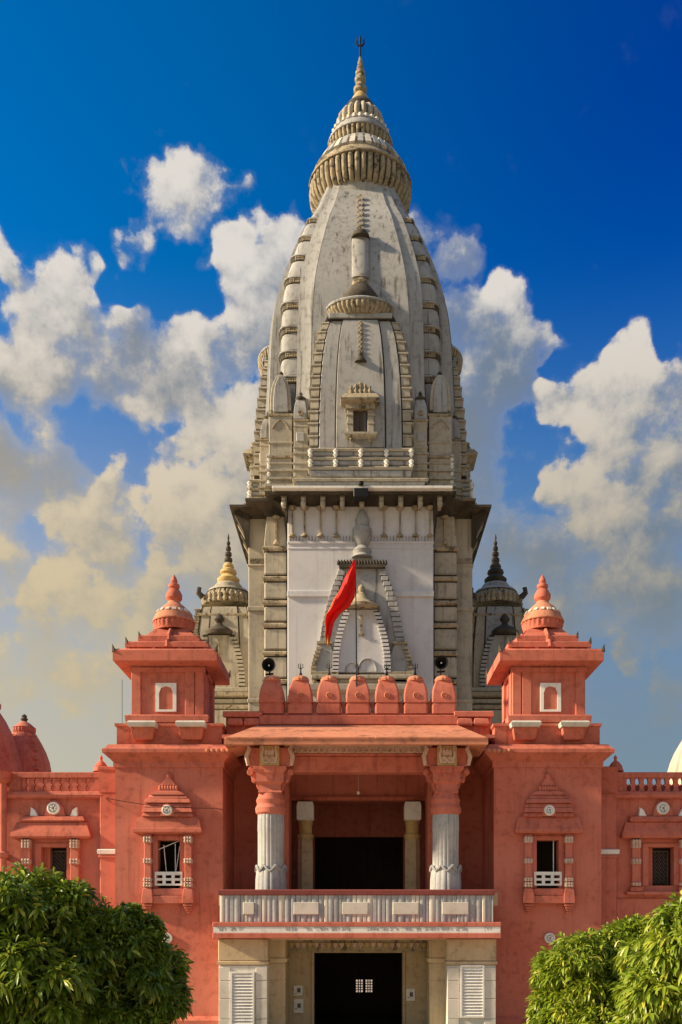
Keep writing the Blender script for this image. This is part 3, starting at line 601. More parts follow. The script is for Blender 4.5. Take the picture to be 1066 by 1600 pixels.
# corner shrines below the ribs
for sx in (-1, 1):
    for sy in (-1, 1):
        ya = 21.15; F_ = lambda p: (p[0], p[1] if sy < 0 else 2*YC-p[1], p[2])
        qa = lambda off: XT+sx*off*S(ya); za = lambda py: Z(py, ya)
        def emit(mb, name, mat, bv=0.0):
            mb.v = [F_(p) for p in mb.v]; return mb.build(name, mat, T, bv)
        x0_, x1_ = sorted((qa(107), qa(143)))
        mb = MB(); mb.box(x0_, x1_, ya, ya+2.2, za(770), za(648)); emit(mb, 'corner_shrine', CREAM, 0.03)
        for py, e, h_ in ((646, 0.05, 5), (690, 0.05, 4), (712, 0.09, 5), (722, 0.06, 4), (733, 0.10, 5), (746, 0.13, 5), (757, 0.17, 6), (767, 0.22, 4)):
            mb = MB(); mb.ring((x0_, x1_, ya, ya+2.2), [(0, za(py+h_)), (e, za(py+h_-1)), (e, za(py+1)), (0, za(py))]); emit(mb, 'shrine_band', CREAMD if py in (646, 712, 767) else CREAM)
        tab = [(640, 0.92), (620, 0.9), (605, 0.8), (595, 0.62), (588, 0.4), (584, 0.2)]; xm = (x0_+x1_)/2; hw_ = (x1_-x0_)/2
        mb = MB(); mb.prism([(xm-hw_*k, za(py)) for py, k in tab]+[(xm+hw_*k, za(py)) for py, k in reversed(tab)], ya+0.06, ya+1.6); emit(mb, 'shrine_arch', CREAM, 0.03)
        mb = MB(); mb.prism([(xm-hw_*k*0.7, za(py+4)) for py, k in tab]+[(xm+hw_*k*0.7, za(py+4)) for py, k in reversed(tab)], ya-0.03, ya+0.3); emit(mb, 'arch_panel', GREY, 0.03)
        mb = MB(); mb.lathe(xm, ya+0.4, [(0.2, za(586)), (0.24, za(583)), (0.1, za(580)), (0.13, za(577)), (0.02, za(573))], 12); emit(mb, 'shrine_finial', MOULD_SHADE)
        mb = MB()
        for s2 in (-1, 1): mb.tube([(xm, ya-0.02, za(656)), (xm+s2*0.25, ya-0.03, za(662)), (xm+s2*0.42, ya-0.02, za(670))], 0.035, 5)
        emit(mb, 'arch_moulding', CREAMD)
        for py in (716, 728, 739, 752):
            mb = MB(); mb.lathe(qa(143), ya+0.02, [(0.03, za(py+5)), (0.12, za(py+1)), (0.06, za(py-1)), (0.12, za(py-4)), (0.02, za(py-6))], 8); emit(mb, 'moulding_knob', WHITE)
# crown
u = S(YC); zq = lambda py: Z(py, YC)
m = MB(); m.lathe(XT, YC, [(62*u, zq(352)), (66*u, zq(340)), (67*u, zq(328))], 48); m.build('crown_neck', GREY, T)
m = MB(); m.lathe(XT, YC, [(60*u, zq(340)), (72*u, zq(333)), (78*u, zq(322)), (80*u, zq(309)), (79.5*u, zq(301)), (78*u, zq(298))], 240, 48, 0.075); m.build('great_ribbed_disc', CREAMD, T)
m = MB(); m.lathe(XT, YC, [(57*u, zq(339)), (69*u, zq(332)), (74.6*u, zq(321)), (76.4*u, zq(309)), (76*u, zq(299))], 64); m.build('disc_joint', JOINT_SHADE, T)
m = MB(); m.lathe(XT, YC, [(80.5*u, zq(298.5)), (80.5*u, zq(296)), (77*u, zq(293)), (70*u, zq(280)), (62*u, zq(266)), (56*u, zq(258)), (52*u, zq(256))], 64); m.build('disc_roof', CREAMD, T)
for i in range(36):
    a = 2*math.pi*i/36; m = MB(); r0, r1 = 72*u, 58*u; z0, z1 = zq(281), zq(259); c_, s_ = math.sin(a), -math.cos(a); t_ = Vector((-s_, c_, 0)); 
    secs = []
    for r_, z_, wd in ((r0, z0, 0.15), ((r0+r1)/2, (z0+z1)/2+0.03, 0.14), (r1, z1, 0.10)):
        p = Vector((XT+r_*c_, YC+r_*s_, z_)); n_ = Vector((c_*0.8, s_*0.8, 0.6))
        secs.append([tuple(p-t_*wd-n_*0.1), tuple(p+t_*wd-n_*0.1), tuple(p+t_*wd+n_*0.07), tuple(p-t_*wd+n_*0.07)])
    m.loft(secs); m.build('roof_petal', PALE if i % 2 else GREY, T)
m = MB(); m.lathe(XT, YC, [(52*u, zq(258)), (53*u, zq(252)), (48*u, zq(247))], 48); m.build('crown_ring', GREY, T)
m = MB(); m.lathe(XT, YC, [(42*u, zq(252)), (48*u, zq(246)), (50.5*u, zq(238)), (50*u, zq(232))], 200, 40, 0.09); m.build('ribbed_disc', CREAMD, T)
m = MB(); m.lathe(XT, YC, [(51*u, zq(232.4)), (51*u, zq(230)), (46*u, zq(222)), (41*u, zq(212)), (36*u, zq(208))], 48); m.build('disc_roof', GREY, T)
m = MB()
for i in range(30):
    a = 2*math.pi*i/30; r_ = 43*u; m.lathe(XT+r_*math.sin(a), YC-r_*math.cos(a), [(0.13, zq(219)), (0.13, zq(214)), (0.05, zq(213))], 6)
m.build('roof_bead', PALE, T)
m = MB(); m.lathe(XT, YC, [(30*u, zq(213)), (36.5*u, zq(207)), (38.5*u, zq(199)), (37*u, zq(191)), (32*u, zq(184)), (26*u, zq(180)), (20*u, zq(178))], 160, 20, 0.22); m.build('ribbed_cushion', CREAM, T)
m = MB(); m.lathe(XT, YC, [(27*u, zq(212)), (32*u, zq(206)), (34*u, zq(199)), (33*u, zq(191)), (28.6*u, zq(184.5)), (23*u, zq(181))], 48); m.build('cushion_joint', MOULD_SHADE, T)
m = MB(); m.lathe(XT, YC, [(22*u, zq(184)), (24*u, zq(179)), (24.5*u, zq(174)), (21*u, zq(168)), (16*u, zq(163)), (14*u, zq(161))], 40); m.build('crown_dome', MOULD_SHADE, T)
m = MB(); m.lathe(XT, YC, [(15*u, zq(162)), (14*u, zq(158)), (10*u, zq(151)), (7*u, zq(147))], 32); m.build('gilded_cone', OCHRE, T)
m = MB(); m.lathe(XT, YC, [(6*u, zq(148)), (10*u, zq(144)), (10.4*u, zq(139)), (7*u, zq(134)), (5.5*u, zq(131)), (8.2*u, zq(128)), (8.5*u, zq(123)), (6*u, zq(119)), (7.4*u, zq(117)), (7.2*u, zq(113)), (4.6*u, zq(110)), (5.6*u, zq(108)), (5*u, zq(104)), (3.6*u, zq(101)), (4.2*u, zq(99)), (3.2*u, zq(95)), (2.2*u, zq(93)), (2.4*u, zq(91)), (1*u, zq(88))], 28); m.build('pinnacle', CREAMD, T)
m = MB(); m.tube([(XT, YC, zq(90)), (XT, YC, zq(70)), (XT, YC, zq(60)), (XT, YC, zq(54))], [0.06, 0.05, 0.07, 0.01], 8)
for s in (-1, 1):
    m.tube([(XT, YC, zq(72)), (XT+s*3.5*u, YC, zq(71)), (XT+s*6*u, YC, zq(67)), (XT+s*5.4*u, YC, zq(63)), (XT+s*6.4*u, YC, zq(58.5))], [0.05, 0.05, 0.05, 0.04, 0.01], 6)
m.build('trident', IRON, T)

# ------------------------------------------------------------------ the two lesser shrines beside the spire
def side_shrine(s, label):  # left twin coloured warm as sunlit, right twin grey and black as shaded
    Y = 33.0; ax = 357.0 if s < 0 else 774.5
    x = X(ax, Y); u = S(Y); z = lambda py: Z(py, Y); fy = Y-2.2
    t = thing('side_shrine', (x, Y, 0), label, 'shrine', 'lesser shrines beside the great spire')
    xf = lambda off, y_: x+off*S(y_); zf = lambda py: Z(py, fy)
    m = MB(); m.box(x-2.6, x+2.6, Y-2.6, Y+2.6, 0, zf(1112)); m.build('base', CREAM, t)
    for py, e in ((1108, 0.3), (1098, 0.15), (1088, 0.32), (1080, 0.15)):
        m = MB(); m.ring((x-2.3, x+2.3, Y-2.3, Y+2.3), [(e-0.1, zf(py+3)), (e, zf(py+1.5)), (e, zf(py-4)), (e-0.1, zf(py-5))]); m.build('moulding', CREAMD if e > 0.2 else CREAM, t)
    tab = [(1076, 53), (1040, 52.5), (1010, 51), (985, 48.5), (965, 46), (950, 44), (944, 42)]
    m = MB(); m.loft([[(x+a*h*u, Y+b*h*u, zf(py)) for a, b in ((-0.8, -1), (0.8, -1), (0.82, -0.92), (0.92, -0.92), (0.92, -0.82), (1, -0.8), (1, 0.8), (0.9, 0.9), (0.8, 1), (-0.8, 1), (-0.9, 0.9), (-1, 0.8), (-1, -0.8), (-0.92, -0.82), (-0.92, -0.92), (-0.82, -0.92))] for py, h in tab]); m.build('spire_body', CREAM, t)
    for sx in (-1, 1):
        for py in range(948, 1074, 10):
            h = interp(list(reversed(tab)), py+5)*u
            m = MB(); m.ring(tuple(sorted((x+sx*0.83*h, x+sx*1.0*h)))+(Y-0.985*h, Y-0.7*h), [(-0.02, zf(py+9)), (0, zf(py+8)), (0, zf(py+2)), (0.04, zf(py+2)), (0.04, zf(py)), (-0.02, zf(py-0.5))]); m.build('edge_block', CREAMD if py % 20 else CREAM, t)
    for sx in (-1, 1):
        for f_ in (0.47, 0.79):
            m = MB(); m.loft([[(x+sx*f_*h*u-0.035, Y-h*u-0.012, zf(py)), (x+sx*f_*h*u+0.035, Y-h*u-0.012, zf(py)), (x+sx*f_*h*u+0.035, Y-h*u+0.1, zf(py)), (x+sx*f_*h*u-0.035, Y-h*u+0.1, zf(py))] for py, h in tab]); m.build('body_groove', JOINT_SHADE, t)
    m = MB(); m.loft([[(x-0.44*h*u, Y-h*u-0.07, zf(py)), (x+0.44*h*u, Y-h*u-0.07, zf(py)), (x+0.44*h*u, Y-h*u+0.1, zf(py)), (x-0.44*h*u, Y-h*u+0.1, zf(py))] for py, h in tab]); m.build('body_panel', CREAM if s < 0 else GREY, t)
    for py in (957, 1080):
        m = MB(); h = interp(list(reversed(tab)), py)*u; m.ring((x-0.86*h, x+0.86*h, Y-h-0.03, Y), [(0, zf(py+3)), (0.06, zf(py+2)), (0.06, zf(py-1)), (0, zf(py-2))]); m.build('body_band', CREAMD, t)
    # carved shrine on its front
    c2 = x-7*u*(-s if s > 0 else 1)*1.0; rt = [(1072, 38), (1050, 37), (1025, 33), (1005, 28), (992, 22)]
    m = MB(); m.prism([(c2-h*u, zf(p)) for p, h in rt]+[(c2+h*u, zf(p)) for p, h in reversed(rt)], fy-0.0, fy+0.6); m.build('relief_shrine', GREY if s > 0 else CREAM, t, 0.03)
    for sx in (-1, 1):
        m = MB(); m.prism([(c2+sx*(h*u-0.26), zf(p)) for p, h in rt]+[(c2+sx*(h*u+0.05), zf(p)) for p, h in reversed(rt)], fy-0.05, fy+0.3); m.build('relief_joint', JOINT_SHADE, t)
        for py in range(996, 1070, 6):
            h = interp(list(reversed(rt)), py)*u; m = MB(); m.box(c2+sx*(h-0.28), c2+sx*(h+0.08), fy-0.1, fy+0.4, zf(py+4), zf(py)); m.build('relief_block', GREY if s > 0 else CREAM, t)
    m = MB(); m.lathe(c2, fy+0.35, [(0.8, zf(991)), (0.86, zf(986)), (0.62, zf(980)), (0.3, zf(976)), (0.2, zf(972)), (0.33, zf(966)), (0.2, zf(960)), (0.06, zf(956))], 20); m.build('relief_dome', MOULD_SHADE, t)
    m = MB(); m.box(c2-0.03, c2+0.03, fy-0.08, fy+0.1, zf(1024), zf(998)); m.box(c2-0.2, c2+0.2, fy-0.1, fy+0.1, zf(1027), zf(1024)); m.build('pendant', CREAMD, t)
    # crown
    m = MB(); m.lathe(x, Y, [(40*u, z(950)), (39*u, z(943)), (37*u, z(936)), (33*u, z(930))], 96, 36, 0.10); m.build('ribbed_disc', CREAMD, t)
    m = MB()
    for i in range(28):
        a = 2*math.pi*i/28; m.lathe(x+38.5*u*math.sin(a), Y-38.5*u*math.cos(a), [(0.14, z(951)), (0.17, z(947)), (0.1, z(944)), (0.16, z(940)), (0.05, z(936))], 7)
    m.build('crown_bead', CREAMD, t)
    for sx in (-1, 1):
        m = MB(); m.tube([(x+sx*36*u, Y-1.0, z(942)), (x+sx*42*u, Y-1.1, z(936)), (x+sx*41*u, Y-1.1, z(929)), (x+sx*38.5*u, Y-1.0, z(928))], [0.2, 0.17, 0.14, 0.05], 7); m.build('crown_horn', MOULD_SHADE, t)
    m = MB(); m.lathe(x, Y, [(34*u, z(929)), (31*u, z(925)), (22*u, z(922)), (21.5*u, z(917)), (19*u, z(914))], 36); m.build('crown_roof', GREY if s > 0 else CREAM, t)
    m = MB(); m.lathe(x, Y, [(13*u, z(915)), (17*u, z(910)), (17.5*u, z(906)), (12*u, z(901)), (10*u, z(899)), (13*u, z(896)), (12*u, z(892)), (8*u, z(889)), (9*u, z(886)), (7*u, z(882)), (5*u, z(880))], 28); m.build('kalasha', MOULD_SHADE if s > 0 else OCHRE, t)
    m = MB(); m.lathe(x, Y, [(4*u, z(881)), (6.5*u, z(877)), (6*u, z(873)), (3*u, z(871)), (5.4*u, z(868)), (5*u, z(864)), (2.4*u, z(862)), (4.2*u, z(859)), (3.6*u, z(855)), (1.6*u, z(853)), (3*u, z(850)), (2.6*u, z(847)), (1*u, z(845)), (1.8*u, z(841)), (0.3*u, z(834))], 16); m.build('pinnacle', MOULD_SHADE, t)
    return t
side_shrine(-1, 'small cream shrine with ochre finial left of the great spire')
side_shrine(1, 'small shrine coloured dark grey as shaded, with black finial, right of the great spire')

# ------------------------------------------------------------------ corner towers of the gateway
def medallion(parent, x, y, z, r, name='medallion'):
    m = MB(); m.lathe_y(x, z, [(r, y+0.06), (r, y-0.03), (r*0.9, y-0.06), (r*0.74, y-0.06), (r*0.7, y-0.03), (r*0.1, y-0.03)], 24)
    for i in range(6):
        a = 2*math.pi*i/6+0.3; m.lathe_y(x+0.36*r*math.cos(a), z+0.36*r*math.sin(a), [(r*0.19, y-0.02), (r*0.17, y-0.06), (r*0.05, y-0.065)], 8)
    m.build(name, WHITE, parent)
    m = MB(); a0 = 0.9
    m.tube([(x+r*0.5*math.cos(q), y-0.05, z+r*0.5*math.sin(q)) for q in [a0+i*0.45 for i in range(11)]], r*0.055, 5); m.tube([(x+r*0.2, y-0.055, z-r*0.4), (x-r*0.05, y-0.055, z), (x+r*0.2, y-0.055, z+r*0.3)], r*0.06, 5)
    return m
def carved_band(parent, x, y, z, w_, h_):
    m = MB(); m.box(x-w_/2, x+w_/2, y-0.02, y+0.16, z-h_/2, z+h_/2)
    for i in range(3):
        m.lathe(x-w_/3+i*w_/3, y-0.02, [(0.015, z-h_*0.62), (0.05, z-h_*0.3), (0.03, z), (0.055, z+h_*0.35), (0.015, z+h_*0.6)], 7)
    return m.build('carved_band', CARVE, parent, 0.012)
def corner_tower(s, label):
    q = (lambda p: p) if s < 0 else (lambda p: 1120-p)
    cx_ = X(q(264), 0)
    t = thing('corner_tower', (cx_, 1.6, 0), label, 'tower', 'towers flanking the porch')
    x_ = lambda p, Y=0: X(q(p), Y); z = lambda p, Y=0: Z(p, Y)
    xL, xR = sorted((x_(180), x_(348)))
    wx = (min(x_(244), x_(284)), max(x_(244), x_(284)))
    m = MB(); m.grid_wall(xL, xR, 0, z(1186), 0, 0.4, [(wx[0], wx[1], z(1388), z(1308))])
    m.box(xL, xL+0.4, 0.4, 3.4, 0, z(1186)); m.box(xR-0.4, xR, 0.4, 3.4, 0, z(1186)); m.box(xL+0.4, xR-0.4, 3.0, 3.4, 0, z(1186))
    m.build('wall', RED, t, smooth=False)
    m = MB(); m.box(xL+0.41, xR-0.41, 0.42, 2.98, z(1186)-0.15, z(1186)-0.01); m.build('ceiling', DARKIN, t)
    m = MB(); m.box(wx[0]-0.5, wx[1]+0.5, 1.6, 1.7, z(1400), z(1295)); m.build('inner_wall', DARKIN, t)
    rect = (xL, xR, 0.0, 3.4)
    m = MB(); m.ring(rect, [(0.0, z(1200)), (0.04, z(1199.5)), (0.05, z(1191)), (0.03, z(1190))]); m.build('wall_band', RED, t)
    m = MB(); m.ring(rect, [(0.03, z(1192)), (0.10, z(1188)), (0.26, z(1180)), (0.30, z(1178.5)), (0.30, z(1173)), (0.22, z(1170)), (0.16, z(1165)), (0.05, z(1163.6)), (-0.1, z(1163.5))]); m.build('cornice', REDD, t)
    rb = (xL+0.03, xR-0.03, 0.06, 3.3)
    m = MB(); m.ring(rb, [(-0.01, z(1164)), (0.0, z(1163)), (0.0, z(1136)), (0.05, z(1134)), (0.05, z(1130)), (-0.1, z(1129.6))]); m.build('upper_storey', REDD, t)
    # little ornament at the inner end of the cornice
    m = MB()
    for i in range(5): m.lathe_y(x_(324+i*8, -0.3), z(1176), [(0.055+0.02*(i == 2), -0.2), (0.06, -0.34), (0.02, -0.36)], 8)
    m.build('cornice_carving', REDROOF, t)
    for a, b in ((202, 245), (277, 322)):
        xa, xb = sorted((x_(a, -0.1), x_(b, -0.1))); m = MB()
        m.ring((xa+0.08, xb-0.08, -0.18, 0.3), [(-0.06, z(1157)), (-0.03, z(1155)), (0.02, z(1139)), (0.02, z(1138.6))]); m.build('bracket', REDD, t, 0.015)
        m = MB(); m.ring((xa+0.02, xb-0.02, -0.3, 0.3), [(0, z(1138.4)), (0.03, z(1136)), (0.04, z(1132)), (0, z(1129.5))]); m.build('bracket_cap', PALE, t)
    # pavilion
    px0, px1 = sorted((x_(205, 0.15), x_(319, 0.15))); pr = (px0, px1, 0.15, 2.05); yf = 0.15
    m = MB(); m.ring(pr, [(0.06, z(1129.4)), (0.13, z(1128)), (0.15, z(1118)), (0.10, z(1116)), (0, z(1115.5))]); m.build('pavilion_base', RED, t)
    m = MB(); m.box(px0+0.06, px1-0.06, 0.21, 1.99, z(1117), z(1036)); m.build('pavilion_wall', RED, t)
    for a, b in ((205, 220), (289, 304), (305, 319)):
        xa, xb = sorted((x_(a, yf), x_(b, yf))); m = MB(); m.box(xa, xb-0.004, yf, yf+0.12, z(1115.4), z(1036)); m.build('pilaster', RED, t, 0.015)
    for yy in (0.3, 1.6):
        for xx in (px0, px1-0.06):
            m = MB(); m.box(xx-0.03, xx+0.09, yy, yy+0.35, z(1115.4), z(1036)); m.build('pilaster', RED, t, 0.01)
    m = MB(); m.ring(pr, [(-0.04, z(1048)), (0.03, z(1047.6)), (0.03, z(1041)), (0.0, z(1040.6))]); m.build('frieze', RED, t)
    # blind window with white frame
    fx0, fx1 = sorted((x_(243, yf), x_(275.5, yf))); f0, f1 = z(1110), z(1065); fm = (fx0+fx1)/2; fw = 0.075
    iw = (fx1-fx0)/2-0.1; arch = [(fm-iw, f0+0.06), (fm-iw, f1-0.28), (fm-iw*0.7, f1-0.13), (fm, f1-0.09), (fm+iw*0.7, f1-0.13), (fm+iw, f1-0.28), (fm+iw, f0+0.06)]
    outer = [(fx0, f0), (fx0, f1-0.28), (fx0, f1), (fm, f1), (fx1, f1), (fx1, f1-0.28), (fx1, f0)]
    m = MB(); n_ = 7
    for i in range(n_):
        j = (i+1) % n_; quad = [outer[i], outer[j], arch[j], arch[i]]; m.prism(quad, yf-0.0, yf+0.12)
    fr = m.build('blind_window', WHITE, t, 0, False)
    m = MB(); m.prism(arch, yf+0.03, yf+0.14); m.build('panel', RED, fr)
    # eave and stepped roof
    m = MB(); m.ring(pr, [(-0.02, z(1040)), (0.05, z(1038)), (0.38, z(1037)), (0.42, z(1036)), (0.42, z(1020)), (0.36, z(1017)), (-0.1, z(1011))]); m.build('eave', REDD, t)
    tiers = [(0.12, 1011, 1001), (-0.18, 998, 986)]
    hz_ = []
    for k, (e, a, b) in enumerate(tiers):
        m = MB(); m.ring(pr, [(e-0.06, z(a+3)), (e-0.05, z(a)), (e+0.02, z(a-0.5)), (e+0.02, z(b+2)), (e-0.04, z(b)), (e-0.3, z(b-1))]); m.build('roof_tier', REDD, t)
        m = MB(); m.ring(pr, [(e-0.10, z(a+4.5)), (e-0.10, z(a+0.5))]); m.build('tier_slot_shade', MOULD_SHADE, t)  # black ring paints the slot shadow under the tier
        for j in range(4):
            for sd in (0, 1):
                bx = px0-e+0.05+(px1-px0+2*e-0.1)*j/3; m = MB(); m.box(bx-0.05, bx+0.05, *((pr[2]-e-0.01, pr[2]-e+0.2) if sd == 0 else (pr[3]+e-0.2, pr[3]+e+0.01)), z(a+4), z(a-1)); m.build('tier_block', REDD, t)
    m = MB(); m.ring(pr, [(-0.30, z(988)), (-0.34, z(986)), (-0.46, z(977)), (-0.56, z(970)), (-0.75, z(969))]); m.build('roof_cap', REDD, t)
    for k, (e, a, b) in enumerate([(0.42, 1022, 1017), (0.12, 1005, 1001), (-0.18, 991, 987)]):
        for cxs in (0, 1):
            for cys in (0, 1):
                xx = px0-e+0.03 if cxs == 0 else px1+e-0.03; yy = pr[2]-e+0.03 if cys == 0 else pr[3]+e-0.03
                m = MB(); m.tube([(xx, yy, z(a)), (xx-(0.02 if cxs == 0 else -0.02), yy, z(b)), (xx-(0.05 if cxs == 0 else -0.05), yy, z(b-7))], [0.07, 0.045, 0.005], 6); m.build('corner_horn', MOULD_SHADE, t)
    mx = (px0+px1)/2; my = 1.1; cu = S(my); zc = lambda p: Z(p, my)
    for ang in range(4):   # ribs down the middle of each roof side
        m = MB(); dx, dy = [(0, -1), (1, 0), (0, 1), (-1, 0)][ang]; hx = (px1-px0)/2; hy = 0.95
        h_ = hy if dx == 0 else hx; pts = [(mx+dx*(h_+0.12), my+dy*(h_+0.12), z(1010)), (mx+dx*(h_+0.1), my+dy*(h_+0.1), z(1001)), (mx+dx*(h_-0.16), my+dy*(h_-0.16), z(996)), (mx+dx*(h_-0.18), my+dy*(h_-0.18), z(987)), (mx+dx*(h_-0.46), my+dy*(h_-0.46), z(974))]
        m.tube(pts, 0.06, 6); m.build('roof_rib', REDD, t)
    m = MB(); m.lathe(mx, my, [(29*cu, zc(988)), (31*cu, zc(978)), (30*cu, zc(972))], 28); m.build('dome_neck', REDD, t)
    m = MB(); m.lathe(mx, my, [(25*cu, zc(988)), (30*cu, zc(985)), (32*cu, zc(979)), (32*cu, zc(974))], 120, 24, 0.09); m.build('ribbed_disc', REDD, t)
    m = MB(); m.lathe(mx, my, [(33*cu, zc(974.5)), (33.4*cu, zc(973)), (32*cu, zc(970)), (28.5*cu, zc(963)), (23*cu, zc(955)), (17*cu, zc(949)), (12*cu, zc(945)), (10*cu, zc(943)), (9*cu, zc(940))], 36); m.build('dome_roof', REDROOF, t)
    for i in range(16):
        a = 2*math.pi*(i+0.5)/16; dr_ = Vector((math.sin(a), -math.cos(a), 0)); p = Vector((mx, my, zc(959)))+dr_*26.2*cu; sd_ = Vector((math.cos(a), math.sin(a), 0))*0.055; up_ = (Vector((0, 0, 0.8))-dr_*0.6)*0.05; n_ = (dr_*0.8+Vector((0, 0, 0.6)))*0.02
        m = MB(); m.loft([[tuple(p-sd_-up_+k), tuple(p+sd_-up_+k), tuple(p+sd_+up_+k), tuple(p-sd_+up_+k)] for k in (-n_, n_)]); m.build('dome_inlay', PALE, t)
    m = MB(); m.lathe(mx, my, [(8*cu, zc(942)), (12.5*cu, zc(936)), (12.8*cu, zc(930)), (9*cu, zc(923)), (6.5*cu, zc(921)), (8.8*cu, zc(918)), (8.4*cu, zc(914)), (4.5*cu, zc(912)), (5.6*cu, zc(909)), (4*cu, zc(904)), (0.4*cu, zc(898))], 24); m.build('kalasha', REDD, t)
    # window with canopy
    wf = MB(); xm = (wx[0]+wx[1])/2; k_ = S(0)
    wf.box(wx[0]-0.10, wx[0]+0.05, -0.03, 0.35, z(1388), z(1306)); wf.box(wx[1]-0.05, wx[1]+0.10, -0.03, 0.35, z(1388), z(1306)); wf.box(wx[0]+0.05, wx[1]-0.05, -0.03, 0.35, z(1313), z(1306))
    W = wf.build('window', RED, t, 0.01)
    m = MB(); m.ring((xm-46*k_, xm+46*k_, -0.12, 0.1), [(-0.06, z(1304)), (0.10, z(1303)), (0.13, z(1301)), (0.12, z(1296)), (0.10, z(1295)), (0.04, z(1281)), (0.0, z(1277)), (-0.1, z(1276))]); m.build('canopy', REDD, W)
    for k, (a, b, h, e) in enumerate(((1277, 1271, 40, .22), (1270.6, 1263, 39, .25), (1262.6, 1256.5, 37.5, .21), (1256, 1249, 36, .24), (1248.6, 1243, 31, .19))):
        m = MB(); m.loft([[(xm-h*k_, -e, z(a)), (xm+h*k_, -e, z(a)), (xm+h*k_, 0.01, z(a)), (xm-h*k_, 0.01, z(a))], [(xm-(h-2.4)*k_, -e+0.05, z(b)), (xm+(h-2.4)*k_, -e+0.05, z(b)), (xm+(h-2.4)*k_, 0.01, z(b)), (xm-(h-2.4)*k_, 0.01, z(b))]]); m.build('pediment_tier', RED, W, 0.012)
    m = MB(); m.loft([[(xm-h*k_, -e, z(a)), (xm+h*k_, -e, z(a)), (xm+h*k_, 0.01, z(a)), (xm-h*k_, 0.01, z(a))] for h, e, a in ((27, .18, 1243), (22, .17, 1239.5), (16, .15, 1237), (14, .14, 1236.6))]); m.build('pediment_cap', RED, W)
    for i in range(7):
        m = MB(); xx = xm+(i-3)*4.3*k_; m.lathe(xx, -0.09, [(0.015, z(1237)), (0.05, z(1235)), (0.055, z(1231)), (0.02, z(1228))], 8); m.build('crest_knob', REDD, W)
    m = MB(); m.prism([(xm-12*k_, z(1228)), (xm+12*k_, z(1228)), (xm+7*k_, z(1221)), (xm+3*k_, z(1215)), (xm, z(1211)), (xm-3*k_, z(1215)), (xm-7*k_, z(1221))], -0.09, 0.01); m.lathe(xm, -0.05, [(0.03, z(1218)), (0.08, z(1214)), (0.06, z(1210)), (0.01, z(1207))], 10); m.build('crest', RED, W, 0.012)
    mm = medallion(W, xm, -0.24, z(1268), 8.2*k_); mm.build('medallion_figure', INK, W)
    m = MB(); m.prism([(xm-10.5*k_, z(1277)), (xm+10.5*k_, z(1277)), (xm+10.5*k_, z(1266)), (xm+6*k_, z(1259)), (xm, z(1257)), (xm-6*k_, z(1259)), (xm-10.5*k_, z(1266))], -0.23, 0.0); m.build('medallion_mount', RED, W, 0.012)
    for sgn in (-1, 1):
        xx = xm+sgn*31.5*k_
        m = MB(); m.box(xx-5.4*k_, xx+5.4*k_, -0.16, 0.02, z(1388), z(1304)); pl = m.build('pilaster', RED, W, 0.015)
        for py, h in ((1313, 9), (1346, 7), (1375, 5), (1383, 7)): carved_band(W, xx, -0.17, z(py), 12.5*k_, h*k_)
        m = MB()
        for j, (h, a, b) in enumerate(((7, 1413, 1416.6), (5.4, 1417, 1420.4), (4, 1420.8, 1423.6), (2.6, 1424, 1427))): m.box(xx-h*k_, xx+h*k_, -0.2+0.03*j, 0.02, z(b), z(a))
        m.build('sill_bracket', REDD, W, 0.01)
        m = MB(); m.loft([[(xx-h*k_, -e, z(a)), (xx+h*k_, -e, z(a)), (xx+h*k_, 0.01, z(a)), (xx-h*k_, 0.01, z(a))] for h, e, a in ((8.6, .24, 1412), (8.6, .24, 1402), (6.6, .2, 1388.4))]); m.build('pilaster_foot', RED, W, 0.012)
    m = MB(); m.box(xm-24*k_, xm+24*k_, -0.14, 0.02, z(1399.6), z(1389)); m.box(xm-24*k_, xm+24*k_, -0.18, 0.02, z(1412), z(1400)); m.build('sill', RED, W, 0.012)
    m = MB(); hl = []
    for i in range(3):
        for j in range(2): hl.append((xm+(-14+i*14-4.6)*k_, xm+(-14+i*14+4.6)*k_, z(1381-j*8.5), z(1376.2-j*8.5)))
    m.grid_wall(xm-21.5*k_, xm+21.5*k_, z(1384), z(1362.5), -0.06, 0.02, hl); m.build('balustrade', WHITE, W, 0, False)
    # cords in the opening
    m = MB(); 
    if s < 0:
        for (a, b, c, d) in ((246, 1328, 283, 1312), (256, 1320, 260, 1362), (274, 1318, 274, 1362), (281, 1322, 275, 1362)): m.tube([(X(a, .1), .1, z(b)), (X(c, .1), .1, z(d))], 0.012, 5)
    else: m.tube([(X(865, .1), .1, z(1308)), (X(865, .1), .1, z(1362))], 0.014, 5)
    m.build('cord', WHITE, W)
    mm = medallion(t, X(859 if s > 0 else 261, 0), -0.02, z(1466), 8.5*k_); mm.build('medallion_figure', INK, t)
    # plinth
    m = MB(); m.ring(rect, [(0.16, 0), (0.16, z(1592)-0.04), (0.13, z(1592)), (0.02, z(1588))]); m.build('plinth', REDD, t)
    return t
corner_tower(-1, 'red corner tower left of the porch, four cords in its window')
corner_tower(1, 'red corner tower right of the porch, one cord in its window')

